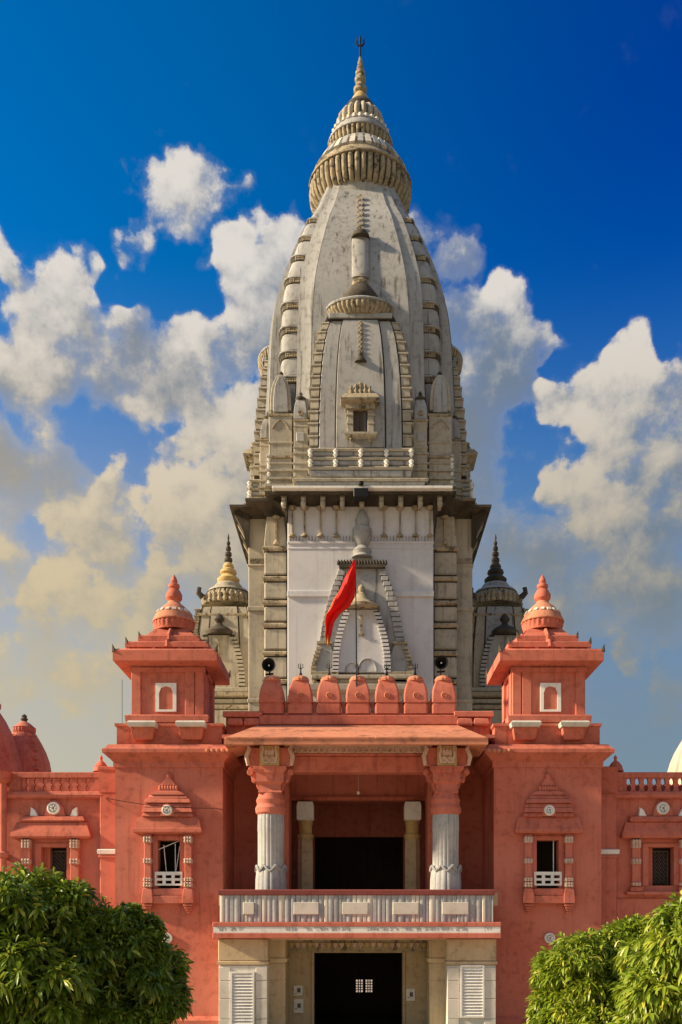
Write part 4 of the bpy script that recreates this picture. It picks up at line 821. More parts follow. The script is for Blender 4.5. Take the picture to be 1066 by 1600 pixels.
# ------------------------------------------------------------------ wings at both sides
def wing(s, label):
    q = (lambda p: p) if s < 0 else (lambda p: 1120-p)
    Y = 0.9; x_ = lambda p, y=Y: X(q(p), y); z = lambda p, y=Y: Z(p, y); k_ = S(Y)
    t = thing('wing_building', (x_(60), 4, 0), label, 'building', 'wings of the gateway')
    xi, xo = x_(181), x_(-420); xa, xb = sorted((xi, xo))
    xm = x_(86); wx = (xm-24*k_, xm+22*k_)
    m = MB(); m.grid_wall(xa, xb, 0, z(1240), Y, Y+0.4, [(wx[0], wx[1], z(1384), z(1322))]); m.box(xa, xb, 5.6, 6.0, 0, z(1240)); m.box(xa, xa+0.4, Y+0.4, 5.6, 0, z(1240)); m.box(xb-0.4, xb, Y+0.4, 5.6, 0, z(1240)); m.build('wall', RED, t, 0, False)
    m = MB(); m.box(xa+0.41, xb-0.41, Y+0.41, 5.59, z(1240)-0.2, z(1240)-0.002); m.build('roof', REDROOF, t)
    # shallow buttress next to the tower
    xs = sorted((x_(181, 0.75), x_(156, 0.75))); m = MB(); m.box(xs[0], xs[1], 0.75, 0.9, 0, z(1240)); m.build('buttress', RED, t, 0.02)
    m = MB(); m.ring((xs[0], xs[1], 0.75, 1.3), [(-0.02, z(1241)), (0.02, z(1239)), (0.02, z(1206)), (0.05, z(1204)), (0.05, z(1200)), (0, z(1199))]); m.build('parapet_pier', RED, t)
    m = MB(); m.ring((xs[0], xs[1], 0.75, 0.9), [(0.0, z(1336)), (0.06, z(1335)), (0.07, z(1329)), (0.03, z(1327.6))]); m.build('buttress_band', WHITE, t)
    m = MB(); m.box(xs[0]-0.03, xs[1]+0.03, 0.71, 0.9, z(1341), z(1337)); m.build('buttress_moulding', RED, t, 0.015)
    # roof finial on the pier
    m = MB(); fx = x_(158, 1.2); zz_ = lambda p: Z(p, 1.2)
    m.lathe(fx, 1.2, [(0.24, zz_(1206)), (0.22, zz_(1203)), (0.19, zz_(1199)), (0.2, zz_(1198)), (0.12, zz_(1192)), (0.05, zz_(1189)), (0.04, zz_(1187)), (0.055, zz_(1184)), (0.01, zz_(1180))], 20); m.build('roof_finial', REDD, t)
    # pierced parapet: rails and posts
    xe = x_(156, 0.8); ra, rb = sorted((xe, xo))
    m = MB(); m.ring((ra, rb, 0.82, 1.05), [(-0.02, z(1249)), (0.06, z(1247)), (0.08, z(1243)), (0.04, z(1238)), (0, z(1237))]); m.build('parapet_base', RED, t)
    m = MB(); m.box(ra, rb, 0.84, 1.03, z(1216), z(1207)); m.build('parapet_rail', RED, t, 0.015)
    solid = [(156, 144)] if s < 0 else [(156, 142)]
    edges = [144-i*13.4 for i in range(28)]
    m = MB(); a, b = sorted((x_(156.0), x_(147.5))); m.box(a+0.002, b, 0.86, 1.01, z(1236.9), z(1216.2)); m.build('parapet_post', RED, t)
    m = MB(); a, b = sorted((x_(34), x_(12))); m.box(a, b, 0.85, 1.02, z(1236.9), z(1216.2)); m.build('parapet_post', RED, t)
    for i, e in enumerate(edges):
        if 12 < e < 34: continue
        xx = x_(e); m = MB(); secs = [(4.4, 1236.8), (4.4, 1234.2), (3.2, 1233.4), (3.2, 1228.6), (5.0, 1228), (5.0, 1225.4), (3.2, 1224.8), (3.2, 1219.4), (4.2, 1218.8), (4.2, 1216.3)]
        m.loft([[(xx-h*k_, 0.9-0.02, z(p)), (xx+h*k_, 0.88, z(p)), (xx+h*k_, 0.99, z(p)), (xx-h*k_, 0.99, z(p))] for h, p in secs]); m.build('parapet_post', RED, t)
    m = MB(); m.box(ra+0.1, rb-0.1, 1.5, 1.65, z(1239.9), z(1222) if s > 0 else z(1212)); m.build('roof_kerb', REDD, t)
    # window
    wf = MB(); wf.box(wx[0]-0.12, wx[0]+0.06, Y-0.05, Y+0.3, z(1384), z(1318)); wf.box(wx[1]-0.06, wx[1]+0.12, Y-0.05, Y+0.3, z(1384), z(1318)); wf.box(wx[0]+0.06, wx[1]-0.06, Y-0.05, Y+0.3, z(1324), z(1318)); W = wf.build('window', RED, t, 0.01)
    m = MB(); gx0, gx1 = xm-11*k_-s*-0*k_, xm+17*k_; m.box(wx[0], gx0, Y+0.2, Y+0.38, z(1384), z(1324)); m.build('inner_jamb', REDD, W)
    m = MB(); m.box(wx[0]-0.2, wx[1]+0.2, Y+0.46, Y+0.5, z(1390), z(1310)); m.build('dark_pane', JOINT_SHADE, W)
    m = MB(); gz0, gz1 = z(1382), z(1328); random.seed(3)
    m.box(gx0, gx0+0.03, Y+0.36, Y+0.4, gz0, gz1); m.box(gx1-0.03, gx1, Y+0.36, Y+0.4, gz0, gz1); m.box(gx0+0.03, gx1-0.03, Y+0.36, Y+0.4, gz1-0.03, gz1)
    for i in range(4):
        for j in range(8):
            cx_, cz = gx0+0.07+i*(gx1-gx0-0.14)/3, gz0+0.08+j*(gz1-gz0-0.16)/7
            m.tube([(cx_+0.06*math.cos(v), Y+0.38, cz+0.06*math.sin(v)) for v in [math.pi*2*k/10 for k in range(11)]], 0.009, 4)
            m.tube([(cx_-0.05, Y+0.375, cz-0.05), (cx_+0.05, Y+0.37, cz+0.05)], 0.008, 4)
    m.build('window_grille', GRILL, W)
    m = MB(); m.ring((xm-58*k_, xm+51*k_, Y-0.14, Y+0.1), [(-0.06, z(1312)), (0.12, z(1310.5)), (0.14, z(1308)), (0.12, z(1302)), (0.10, z(1300)), (0.03, z(1291)), (0.0, z(1286)), (-0.05, z(1285))]); m.build('canopy', REDD, W)
    m = MB(); m.ring((xm-50*k_, xm+46*k_, Y-0.16, Y+0.05), [(0, z(1285)), (0.05, z(1283)), (0, z(1277)), (-0.12, z(1275))]); m.build('canopy_tier', REDD, W)
    mm = medallion(W, xm, Y-0.12, z(1264), 10*k_); mm.build('medallion_figure', INK, W)
    m = MB(); m.prism([(xm-15*k_, z(1276)), (xm+17*k_, z(1276)), (xm+15*k_, z(1264)), (xm+8*k_, z(1254)), (xm+1*k_, z(1251)), (xm-8*k_, z(1254)), (xm-13*k_, z(1264))], Y-0.1, Y+0.02); m.build('medallion_mount', RED, W, 0.012)
    for sg, o in ((-1, 31), (1, 31)):
        xx = xm+sg*o*k_; m = MB(); m.prism([(xx-6*k_, z(1276)), (xx+6*k_, z(1276)), (xx+5*k_*(1 if sg > 0 else 0.2), z(1266)), (xx-sg*-5*k_, z(1262)), (xx-5*k_*(1 if sg < 0 else 0.3), z(1266))] if True else [], Y-0.12, Y+0.02); m.build('leaf_ornament', WHITE, W, 0.01)
    for sg, o in ((-1, 42), (1, 33)):
        xx = xm+sg*o*k_
        m = MB(); m.box(xx-6.5*k_, xx+6.5*k_, Y-0.18, Y+0.02, z(1386), z(1313)); m.build('pilaster', RED, W, 0.015)
        for py, h in ((1317, 8), (1323.5, 5), (1347, 8), (1382, 5)): carved_band(W, xx, Y-0.19, z(py), 14*k_, h*k_)
        m = MB(); m.ring((xx-7.5*k_, xx+7.5*k_, Y-0.2, Y+0.02), [(0.03, z(1393)), (0.05, z(1391)), (0.03, z(1387)), (0, z(1386.2))]); m.build('pilaster_foot', REDD, W)
    m = MB(); m.ring((xm-52*k_, xm+44*k_, Y-0.12, Y+0.02), [(0.02, z(1400)), (0.1, z(1398)), (0.1, z(1394)), (0.02, z(1393.4))]); m.build('sill', RED, W)
    m = MB(); m.box(ra, rb, Y-0.06, Y+0.03, z(1440), z(1404)); m.build('wall_band', RED, t, 0.02)
    if s > 0:
        m = MB(); m.ring((x_(82), x_(68), Y-0.2, Y) if x_(82) < x_(68) else (x_(68)-0.3, x_(68), Y-0.2, Y), [(0.02, z(1426)), (0.05, z(1423)), (0.05, z(1416)), (0, z(1412))]); m.build('wall_box', WHITE, t)
    # pipe shaft at the outer end
    m = MB(); xx = x_(4, 0.7); m.tube([(xx, 0.72, 0), (xx, 0.72, z(1222))], 0.11, 12); m.lathe(xx, 0.72, [(0.12, z(1342)), (0.18, z(1340)), (0.19, z(1334)), (0.12, z(1331))], 14); m.lathe(xx, 0.72, [(0.12, z(1226)), (0.2, z(1222)), (0.24, z(1212)), (0.26, z(1208))], 14); m.build('engaged_column', RED, t)
    return t
wing(-1, 'red left wing with pierced parapet and canopied window behind leafy tree')
wing(1, 'red right wing with pierced parapet and canopied window beside bushy trees')

# domes on the roofs behind the wings
def roof_dome(name, cxp, Y, tab, label, mat, cap, group=None):
    x = X(cxp, Y); u = S(Y); z = lambda p: Z(p, Y)
    t = thing(name, (x, Y, 0), label, 'dome', group)
    sec = [(-0.34, -1), (0.34, -1), (0.38, -0.93), (0.66, -0.85), (0.70, -0.78), (0.78, -0.70), (0.85, -0.66), (0.93, -0.38)]
    full = []
    for q in range(4):
        c, s_ = [(1, 0), (0, 1), (-1, 0), (0, -1)][q]; full += [(a*c-b*s_, a*s_+b*c) for a, b in sec]
    m = MB(); m.loft([[(x+a*h*u, Y+b*h*u, z(p)) for a, b in full] for p, h in tab]); m.build('dome_body', mat, t)
    r0 = tab[0][1]*u; m = MB(); m.box(x-r0*1.05, x+r0*1.05, Y-r0*1.05, Y+r0*1.05, 0, z(tab[0][0])+0.02); m.build('base', mat, t)
    for p, h in tab[1:-1]:
        m = MB()
        for sg in (-1, 1):
            for q in (-1, 1):
                m.ring(tuple(sorted((x+sg*0.40*h*u, x+sg*0.80*h*u)))+tuple(sorted((Y+q*0.45*h*u, Y+q*0.83*h*u))), [(-0.05, z(p)-0.07), (0.03, z(p)-0.05), (0.03, z(p)+0.03), (-0.05, z(p)+0.06)])
        m.build('rib_band', mat, t)
    p, h = tab[-1]
    m = MB(); m.lathe(x, Y, [(h*u*0.85, z(p+2)), (cap*u, z(p-2)), (cap*1.04*u, z(p-6)), (cap*u, z(p-9))], 60, 20, 0.07); m.build('ribbed_disc', mat, t)
    m = MB(); m.lathe(x, Y, [(cap*1.03*u, z(p-9)), (cap*0.55*u, z(p-16)), (cap*0.25*u, z(p-19)), (cap*0.18*u, z(p-20))], 28); m.build('disc_roof', mat, t)
    m = MB(); m.lathe(x, Y, [(cap*0.2*u, z(p-19)), (cap*0.34*u, z(p-23)), (cap*0.2*u, z(p-26)), (cap*0.26*u, z(p-28)), (cap*0.05*u, z(p-31))], 14); m.build('finial', MOULD_SHADE, t)
    return t
roof_dome('roof_dome', 38, 7.0, [(1222, 40), (1205, 38.5), (1190, 36), (1175, 31), (1162, 25), (1152, 19.5), (1147, 17)], 'small red ribbed roof dome with black finial over left wing', RED, 17, 'red domes over the left wing')
roof_dome('roof_dome', -42, 5.5, [(1225, 74), (1200, 70), (1180, 65), (1160, 60), (1140, 53), (1125, 46), (1112, 38), (1108, 35)], 'large red ribbed roof dome cut by the left picture edge', RED, 40, 'red domes over the left wing')
roof_dome('roof_dome', 1108, 8.0, [(1225, 62), (1205, 59), (1190, 55), (1175, 49), (1160, 41), (1150, 35), (1140, 28)], 'peach ribbed roof dome cut by the right picture edge', CARVE, 26)

# ------------------------------------------------------------------ the entrance porch
P_ = thing('entrance_porch', (0, 1.5, 0), 'red entrance porch with two fluted columns, balcony and row of seven small domes', 'porch')
z = lambda p, y=-0.3: Z(p, y)
xw = X(348, 0)                                    # inner faces of the towers
# side walls of the recess, upper back wall with the opening, hall behind
YB = 2.4
zfl = Z(1396, -0.3); zcl = Z(1165, -0.2)
m = MB(); m.box(-3.86, 3.86, -0.7, YB, zfl-0.35, zfl); m.build('balcony_floor', TANST, P_)
m = MB(); m.grid_wall(-3.85, 3.85, zfl+0.001, zcl+0.2, YB, YB+0.35, [(X(452, YB), X(668, YB), zfl+0.001, Z(1252, YB))]); m.build('back_wall', RED, P_, 0, False)
m = MB(); m.box(-3.84, 3.84, -0.25, YB, zcl+0.21, zcl+0.3); m.build('porch_ceiling', RED, P_)
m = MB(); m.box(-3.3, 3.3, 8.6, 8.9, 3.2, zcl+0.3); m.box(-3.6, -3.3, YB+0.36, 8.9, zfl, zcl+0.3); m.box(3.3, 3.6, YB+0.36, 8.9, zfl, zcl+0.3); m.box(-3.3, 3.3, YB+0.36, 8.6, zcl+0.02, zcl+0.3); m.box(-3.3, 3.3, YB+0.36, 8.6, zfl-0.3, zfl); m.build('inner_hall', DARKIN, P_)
m = MB(); m.grid_wall(-3.3, 3.3, zfl, Z(1240, 4.6), 4.6, 4.8, [(X(492, 4.6), X(630, 4.6), zfl, Z(1308, 4.6))]); m.build('inner_screen', RED, P_, 0, False)
m = MB(); m.box(X(447, 3.2), X(455, 3.2), 3.0, 3.1, zfl, Z(1252, 3.2)); m.build('door_post', GRILL, P_)
# inner columns
for px in (477.5, 644.5):
    yy = 2.1; x_ = X(px, yy); k_ = S(yy); zz_ = lambda p: Z(p, yy); c = thing('inner_column', (x_, yy, zfl), None, None) if False else None
    m = MB(); m.ring((x_-13*k_, x_+13*k_, yy-0.24, yy+0.24), [(-0.05, zz_(1283)), (0.0, zz_(1281)), (0.0, zz_(1260)), (-0.03, zz_(1254))]); m.build('inner_capital', WHITE, P_, label='white capital of inner column')
    m = MB(); m.lathe(x_, yy, [(11*k_, zz_(1312)), (13*k_, zz_(1309)), (13*k_, zz_(1305)), (10*k_, zz_(1302)), (10.5*k_, zz_(1290)), (12*k_, zz_(1287)), (11*k_, zz_(1283))], 48, 16, 0.05); m.build('inner_column_neck', OCHRE, P_)
    m = MB(); secs = []
    for r_, p in ((12.6, 1398), (12.6, 1326), (12.0, 1325), (12.0, 1312)):
        secs.append([(x_+r_*k_*math.cos(a), yy+r_*k_*math.sin(a), zz_(p)) for a in [math.pi/8+math.pi/4*i for i in range(8)]])
    m.loft(secs); m.build('inner_column_shaft', TANST, P_)
# front columns with marble skirts
for s in (-1, 1):
    yy = -0.2; px = 560+s*136.5; x_ = X(px, yy); k_ = S(yy); zz_ = lambda p: Z(p, yy)
    m = MB(); m.lathe(x_, yy, [(20.5*k_, zz_(1362)), (20.5*k_, zz_(1300)), (21*k_, zz_(1299)), (20.5*k_, zz_(1274))], 120, 20, 0.04); m.build('column_shaft', MARBLE, P_)
    m = MB(); m.lathe(x_, yy, [(24.5*k_, zz_(1397)), (24.2*k_, zz_(1375)), (22.8*k_, zz_(1362)), (21.4*k_, zz_(1356))], 120, 16, 0.05); m.build('column_skirt', MARBLE, P_)
    m = MB()
    for i in range(8):
        a0 = 2*math.pi*i/8; m.tube([(x_+23.6*k_*math.sin(a0+b*0.39), yy-23.6*k_*math.cos(a0+b*0.39), zz_(1362-9*(abs(b)**1.3))) for b in (-1, -.7, -.35, 0, .35, .7, 1)], 0.035, 5)
    m.build('skirt_swag', MARBLE, P_)
    m = MB(); m.lathe(x_, yy, [(20*k_, zz_(1274.5)), (23.5*k_, zz_(1271)), (24.5*k_, zz_(1264)), (21.5*k_, zz_(1258)), (22*k_, zz_(1256)), (23*k_, zz_(1251)), (20*k_, zz_(1245)), (19*k_, zz_(1241))], 40); m.build('column_collar', RED, P_)
    m = MB(); m.ring((x_-17*k_, x_+17*k_, yy-0.30, yy+0.30), [(0.0, zz_(1242)), (0.03, zz_(1240)), (0.0, zz_(1237)), (0.0, zz_(1228)), (0.08, zz_(1224)), (0.08, zz_(1210)), (0.16, zz_(1206)), (0.16, zz_(1201))]); m.build('capital', RED, P_)
    for h, a, b in ((32, 1200.6, 1172),):
        m = MB(); m.box(x_-h*k_, x_+h*k_, yy-0.36, yy+0.4, zz_(a), zz_(b)); m.build('capital_block', RED, P_, 0.02)
    for sg in (-1, 1):   # scrolled side brackets
        m = MB(); xs = x_+sg*17*k_
        m.prism([(xs, zz_(1238)), (xs+sg*4*k_, zz_(1232)), (xs+sg*6*k_, zz_(1224)), (xs+sg*12*k_, zz_(1220)), (xs+sg*14*k_, zz_(1212)), (xs+sg*17*k_, zz_(1208)), (xs+sg*17*k_, zz_(1201)), (xs, zz_(1201))], yy-0.2, yy+0.2); m.build('side_bracket', RED, P_, 0.015)
        m = MB(); m.lathe_y(xs+sg*14*k_, zz_(1209), [(0.09, yy-0.27), (0.09, yy-0.1)], 14); m.lathe_y(xs+sg*8.5*k_, zz_(1222), [(0.06, yy-0.26), (0.06, yy-0.1)], 12); m.build('scroll', RED, P_, 0.01)
        m = MB(); m.tube([(xs+sg*16*k_, yy-0.38, zz_(1200)), (xs+sg*18.5*k_, yy-0.4, zz_(1186)), (xs+sg*14*k_, yy-0.4, zz_(1174)), (xs+sg*17*k_, yy-0.38, zz_(1168))], [0.05, 0.07, 0.06, 0.03], 7); m.build('carved_scroll', CARVE, P_)
    # carved plaque
    m = MB(); m.box(x_-15*k_, x_+15*k_, yy-0.46, yy-0.36, zz_(1201), zz_(1170)); pq = m.build('capital_plaque', OCHRE, P_, 0.015)
    m = MB()
    for sg in (-1, 1):
        m.lathe_y(x_+sg*4.8*k_, zz_(1192), [(0.10, yy-0.44), (0.10, yy-0.50), (0.065, yy-0.51), (0.055, yy-0.48), (0.02, yy-0.48)], 14)
        m.tube([(x_+sg*9*k_, yy-0.47, zz_(1197)), (x_+sg*11.5*k_, yy-0.5, zz_(1184)), (x_+sg*9*k_, yy-0.5, zz_(1175)), (x_+sg*12*k_, yy-0.49, zz_(1168))], [0.03, 0.04, 0.035, 0.015], 6)
    for j in (-1, 0, 1): m.prism([(x_+j*5*k_-0.04, zz_(1185)), (x_+j*5*k_+0.04, zz_(1185)), (x_+j*5*k_+0.045, zz_(1179)), (x_+j*5*k_, zz_(1174)), (x_+j*5*k_-0.045, zz_(1179))], yy-0.5, yy-0.45)
    m.build('carved_mask', CARVE, pq)
    m = MB(); m.ring((x_-6*k_, x_+6*k_, yy-0.44, yy-0.2), [(-0.04, zz_(1222)), (-0.02, zz_(1220)), (0.0, zz_(1212)), (0.04, zz_(1211)), (0.04, zz_(1204)), (0.07, zz_(1203.6)), (0.07, zz_(1201.2))]); m.build('centre_bracket', RED, P_)
    # wall strips of the recess
    m = MB(); xa = X(560+s*112, 1.2); m.box(xa-0.08, xa+0.08, 1.1, YB-0.002, zfl, Z(1215, 1.2)); m.build('recess_pier', RED, P_, 0.015)
# main beam, trim and inner lintel
m = MB(); m.box(X(445, -0.25), X(675, -0.25), -0.35, 0.15, z(1207), z(1182)); m.build('beam', RED, P_, 0.02)
m = MB(); m.box(X(445, -0.3), X(675, -0.3), -0.40, 0.15, z(1181.7), z(1178)); m.build('beam_band', REDD, P_, 0.01)
m = MB()
for i in range(26):
    xx = X(450+i*8.8, -0.4); m.tube([(xx-0.065, -0.42, z(1170)), (xx-0.05, -0.43, z(1175)), (xx, -0.44, z(1177.5)), (xx+0.05, -0.43, z(1175)), (xx+0.065, -0.42, z(1170))], 0.02, 5)
m.box(X(445, -0.3), X(675, -0.3), -0.40, 0.15, z(1177.6), z(1165)); m.build('scalloped_trim', CARVE, P_)
m = MB(); m.box(X(452, YB), X(668, YB), YB-0.15, YB, Z(1252, YB), Z(1246, YB)); m.build('lintel_moulding', REDD, P_)
m = MB(); m.lathe(X(560, 1.2), 1.2, [(0.015, Z(1242, 1.2)), (0.05, Z(1240, 1.2)), (0.05, Z(1237.5, 1.2)), (0.01, Z(1236, 1.2))], 10); m.tube([(X(560, 1.2), 1.2, Z(1237, 1.2)), (X(560, 1.2), 1.2, zcl+0.21)], 0.006, 4); m.build('lamp_bulb', WHITE, P_)
# overhanging roof
xa, xb = X(350, -1.3), X(763, -1.3); yb_ = 0.62
m = MB(); zt0 = Z(1134, 0.55); ze0, ze1 = Z(1163, -1.3), Z(1153.5, -1.3)
sec = lambda x0, x1, y0, y1, z_: [(x0, y0, z_), (x1, y0, z_), (x1, y1, z_), (x0, y1, z_)]
m.loft([sec(xa+1.05, xb-1.05, -0.2, yb_, zcl+0.05), sec(xa+0.05, xb-0.05, -1.26, yb_, ze0-0.02), sec(xa, xb, -1.3, yb_, ze0), sec(xa, xb, -1.3, yb_, ze1), sec(xa+0.04, xb-0.04, -1.27, yb_, ze1+0.03), sec(X(402, .5), X(716, .5), 0.5, yb_, zt0)])
m.build('roof_slab', REDROOF, P_)
m = MB(); random.seed(5)
for (a, b, y_) in ((352, 470, 0), (471, 585, 0), (586, 761, 0)):   # lifted edge tiles
    m.box(X(a, -1.3)+0.01, X(b, -1.3)-0.01, -1.325, -0.9, ze1-0.02, ze1+0.035)
m.build('roof_edge', REDROOF, P_, 0.01)
# low wall between the towers with the row of little domes
m = MB(); m.box(xw-0.0, -xw, 0.65, 3.2, zcl+0.32, Z(1113, 0.65)); m.build('parapet_wall', RED, P_, 0.02)
for s in (-1, 1):
    m = MB(); a, b = sorted((X(560+s*150, .5), X(560+s*212, .5))); m.box(a, b, 0.5, 0.64, Z(1120, 0.5), Z(1111, 0.5)); m.build('parapet_coping', RED, P_, 0.02)
    for i in range(2):
        m = MB(); a, b = sorted((X(560+s*(156+i*26), .5), X(560+s*(177+i*26), .5))); m.ring((a, b, 0.5, 0.64), [(0, Z(1134, .5)), (0.04, Z(1131, .5)), (0.0, Z(1122, .5))]); m.build('parapet_block', RED, P_, 0.015)
m = MB(); m.box(X(405, .5), X(716, .5), 0.5, 0.66, Z(1132, .5), Z(1117, .5)); m.build('parapet_base', RED, P_, 0.02)
first = None
for i, px in enumerate((425.5, 470, 514.5, 559.5, 604.5, 649, 692.5)):
    y_ = 0.85; x_ = X(px, y_); u = S(y_); z0 = Z(1118, y_)
    if first is None:
        tab = [(1118, 19), (1104, 19), (1103.6, 17.8), (1101, 17.8), (1100.6, 19.4), (1092, 19.2), (1084, 18.2), (1077, 16.6), (1071, 14.4), (1066, 11.8), (1064, 10.5)]
        m = MB(); m.loft([[(x_+a*h*u, y_+b*h*u*0.8, Z(p, y_)) for a, b in ((-0.86, -1), (0.86, -1), (1, -0.86), (1, 0.86), (0.86, 1), (-0.86, 1), (-1, 0.86), (-1, -0.86))] for p, h in tab])
        first = d_ = m.build('dome_merlon', RED, P_, 0, True, origin=(x_, y_, z0))
        m = MB(); m.lathe(x_, y_, [(9*u, Z(1067, y_)), (13*u, Z(1065.5, y_)), (13.6*u, Z(1062.5, y_)), (11*u, Z(1059, y_)), (5*u, Z(1056.5, y_)), (0.8*u, Z(1055, y_))], 40, 14, 0.08); cap = m.build('merlon_cap', REDROOF, first, 0, True, origin=(x_, y_, z0)); cap.location = (0, 0, 0)
        m = MB(); yf = y_-18.2*u*0.8; m.lathe_y(x_, Z(1090, y_), [(4.6*u, yf+0.04), (4.6*u, yf-0.03), (3.6*u, yf-0.04), (3.2*u, yf-0.01), (1.2*u, yf-0.01), (0.8*u, yf-0.035)], 16); bs_ = m.build('merlon_boss', REDROOF, first, 0, True, origin=(x_, y_, z0)); bs_.location = (0, 0, 0)
        subs = (cap, bs_)
    else:
        d_ = copy_part(first, P_, (x_, y_, z0))
        for sb in subs:
            c = sb.copy(); COL.objects.link(c); c.parent = d_
    if i not in (0, 6):   # small iron finials
        m = MB(); zt_ = Z(1057, y_); m.tube([(x_, y_, zt_-0.02), (x_, y_, zt_+0.38)], [0.03, 0.012], 6)
        for sg in (-1, 1): m.tube([(x_, y_, zt_+0.22), (x_+sg*0.07, y_, zt_+0.26), (x_+sg*0.06, y_, zt_+0.36)], 0.012, 5)
        m.lathe(x_, y_, [(0.02, zt_+0.02), (0.05, zt_+0.06), (0.02, zt_+0.12)], 8); m.build('iron_finial', IRON, d_)
for px in (447.5, 492, 537, 582, 627, 671):
    m = MB(); x_ = X(px, .85); m.box(x_-0.05, x_+0.05, 0.75, 0.9, Z(1116, .85), Z(1098, .85)); m.lathe(x_, .8, [(0.06, Z(1106, .85)), (0.075, Z(1102, .85)), (0.03, Z(1097, .85))], 8); m.build('merlon_spacer', REDROOF, P_)
# balcony parapet: marble slats and white plaques between copings
yb2 = -1.0; xl, xr = X(343, yb2), X(772, yb2); zb = lambda p: Z(p, yb2)
m = MB(); m.box(xl, xr, yb2+0.1, -0.7, zb(1441), zb(1399)); m.build('balcony_wall', MARBLE, P_)
m = MB(); m.ring((xl, xr, yb2, -0.68), [(0.0, zb(1399)), (0.03, zb(1398)), (0.03, zb(1391.5)), (0.0, zb(1390))]); m.build('balcony_coping', MAROON, P_)
plq = [(380, 397), (459, 498), (535, 575), (614, 654), (691, 732)]
px = 343.3; random.seed(11)
while px < 771.5:
    wd = random.uniform(5.5, 11); a, b = px, min(px+wd, 771.7); dy = random.uniform(0, 0.02)
    hid = any(p0-2 < a and b < p1+2 for p0, p1 in plq)
    m = MB(); xa, xb = X(a, yb2)+0.003, X(b, yb2)-0.003
    m.loft([[(xa, yb2+0.1, z_), (xa, yb2+0.014+dy, z_), ((xa+xb)/2-0.3*(xb-xa), yb2+dy*0.8, z_), ((xa+xb)/2+0.3*(xb-xa), yb2+dy*0.8, z_), (xb, yb2+0.014+dy, z_), (xb, yb2+0.1, z_)] for z_ in (zb(1440.6), zb(1399.2))])
    m.build('marble_slat', MARBLE if random.random() < 0.8 else PALE, P_); px = b
for p0, p1 in plq:
    m = MB(); m.box(X(p0, yb2), X(p1, yb2), yb2-0.018, yb2+0.08, zb(1429), zb(1410)); m.build('marble_plaque', PALE, P_, 0.01)
ys_ = -1.25; zs = lambda p: Z(p, ys_); sx0, sx1 = X(332, ys_), X(783.5, ys_)
m = MB(); m.box(sx0, sx1, ys_, 0.0-0.004, zs(1448), zs(1441)); m.build('slab_top', RED, P_, 0.015)
m = MB(); m.box(sx0+0.02, sx1-0.02, ys_+0.02, -0.004, zs(1457.8), zs(1448.2)); slab = m.build('slab_band', WHITE, P_)
m = MB(); m.box(sx0, sx1, ys_, -0.004, zs(1466.5), zs(1458)); m.build('slab_bottom', RED, P_, 0.015)
# worn carved lettering along the white band: strokes hanging from a headline, too worn to read
m = MB(); random.seed(21); px = 340.0; zh = zs(1450.3); y0_, y1_ = ys_+0.014, ys_+0.03
while px < 776:
    nl = random.randint(2, 5); wd = 4.4*S(ys_); x0_ = X(px, ys_)
    if random.random() < 0.72:
        m.box(x0_, x0_+nl*wd*random.uniform(0.8, 1.0), y0_, y1_, zh, zh+0.011)
        for k in range(nl):
            xk = x0_+k*wd+wd*0.7
            if random.random() < 0.8: m.box(xk, xk+0.010, y0_, y1_, zh-random.uniform(0.06, 0.085), zh-0.0005)
            if random.random() < 0.75:
                r_ = random.uniform(0.014, 0.022); cz_ = zh-random.uniform(0.03, 0.055); a0 = random.uniform(0, 3)
                m.tube([(xk-r_-0.004+r_*math.cos(q), ys_+0.02, cz_+r_*math.sin(q)) for q in [a0+i*0.7 for i in range(random.randint(4, 8))]], 0.006, 4)
    px += nl*4.4+random.uniform(2, 7)
m.build('lettering', INK, slab)
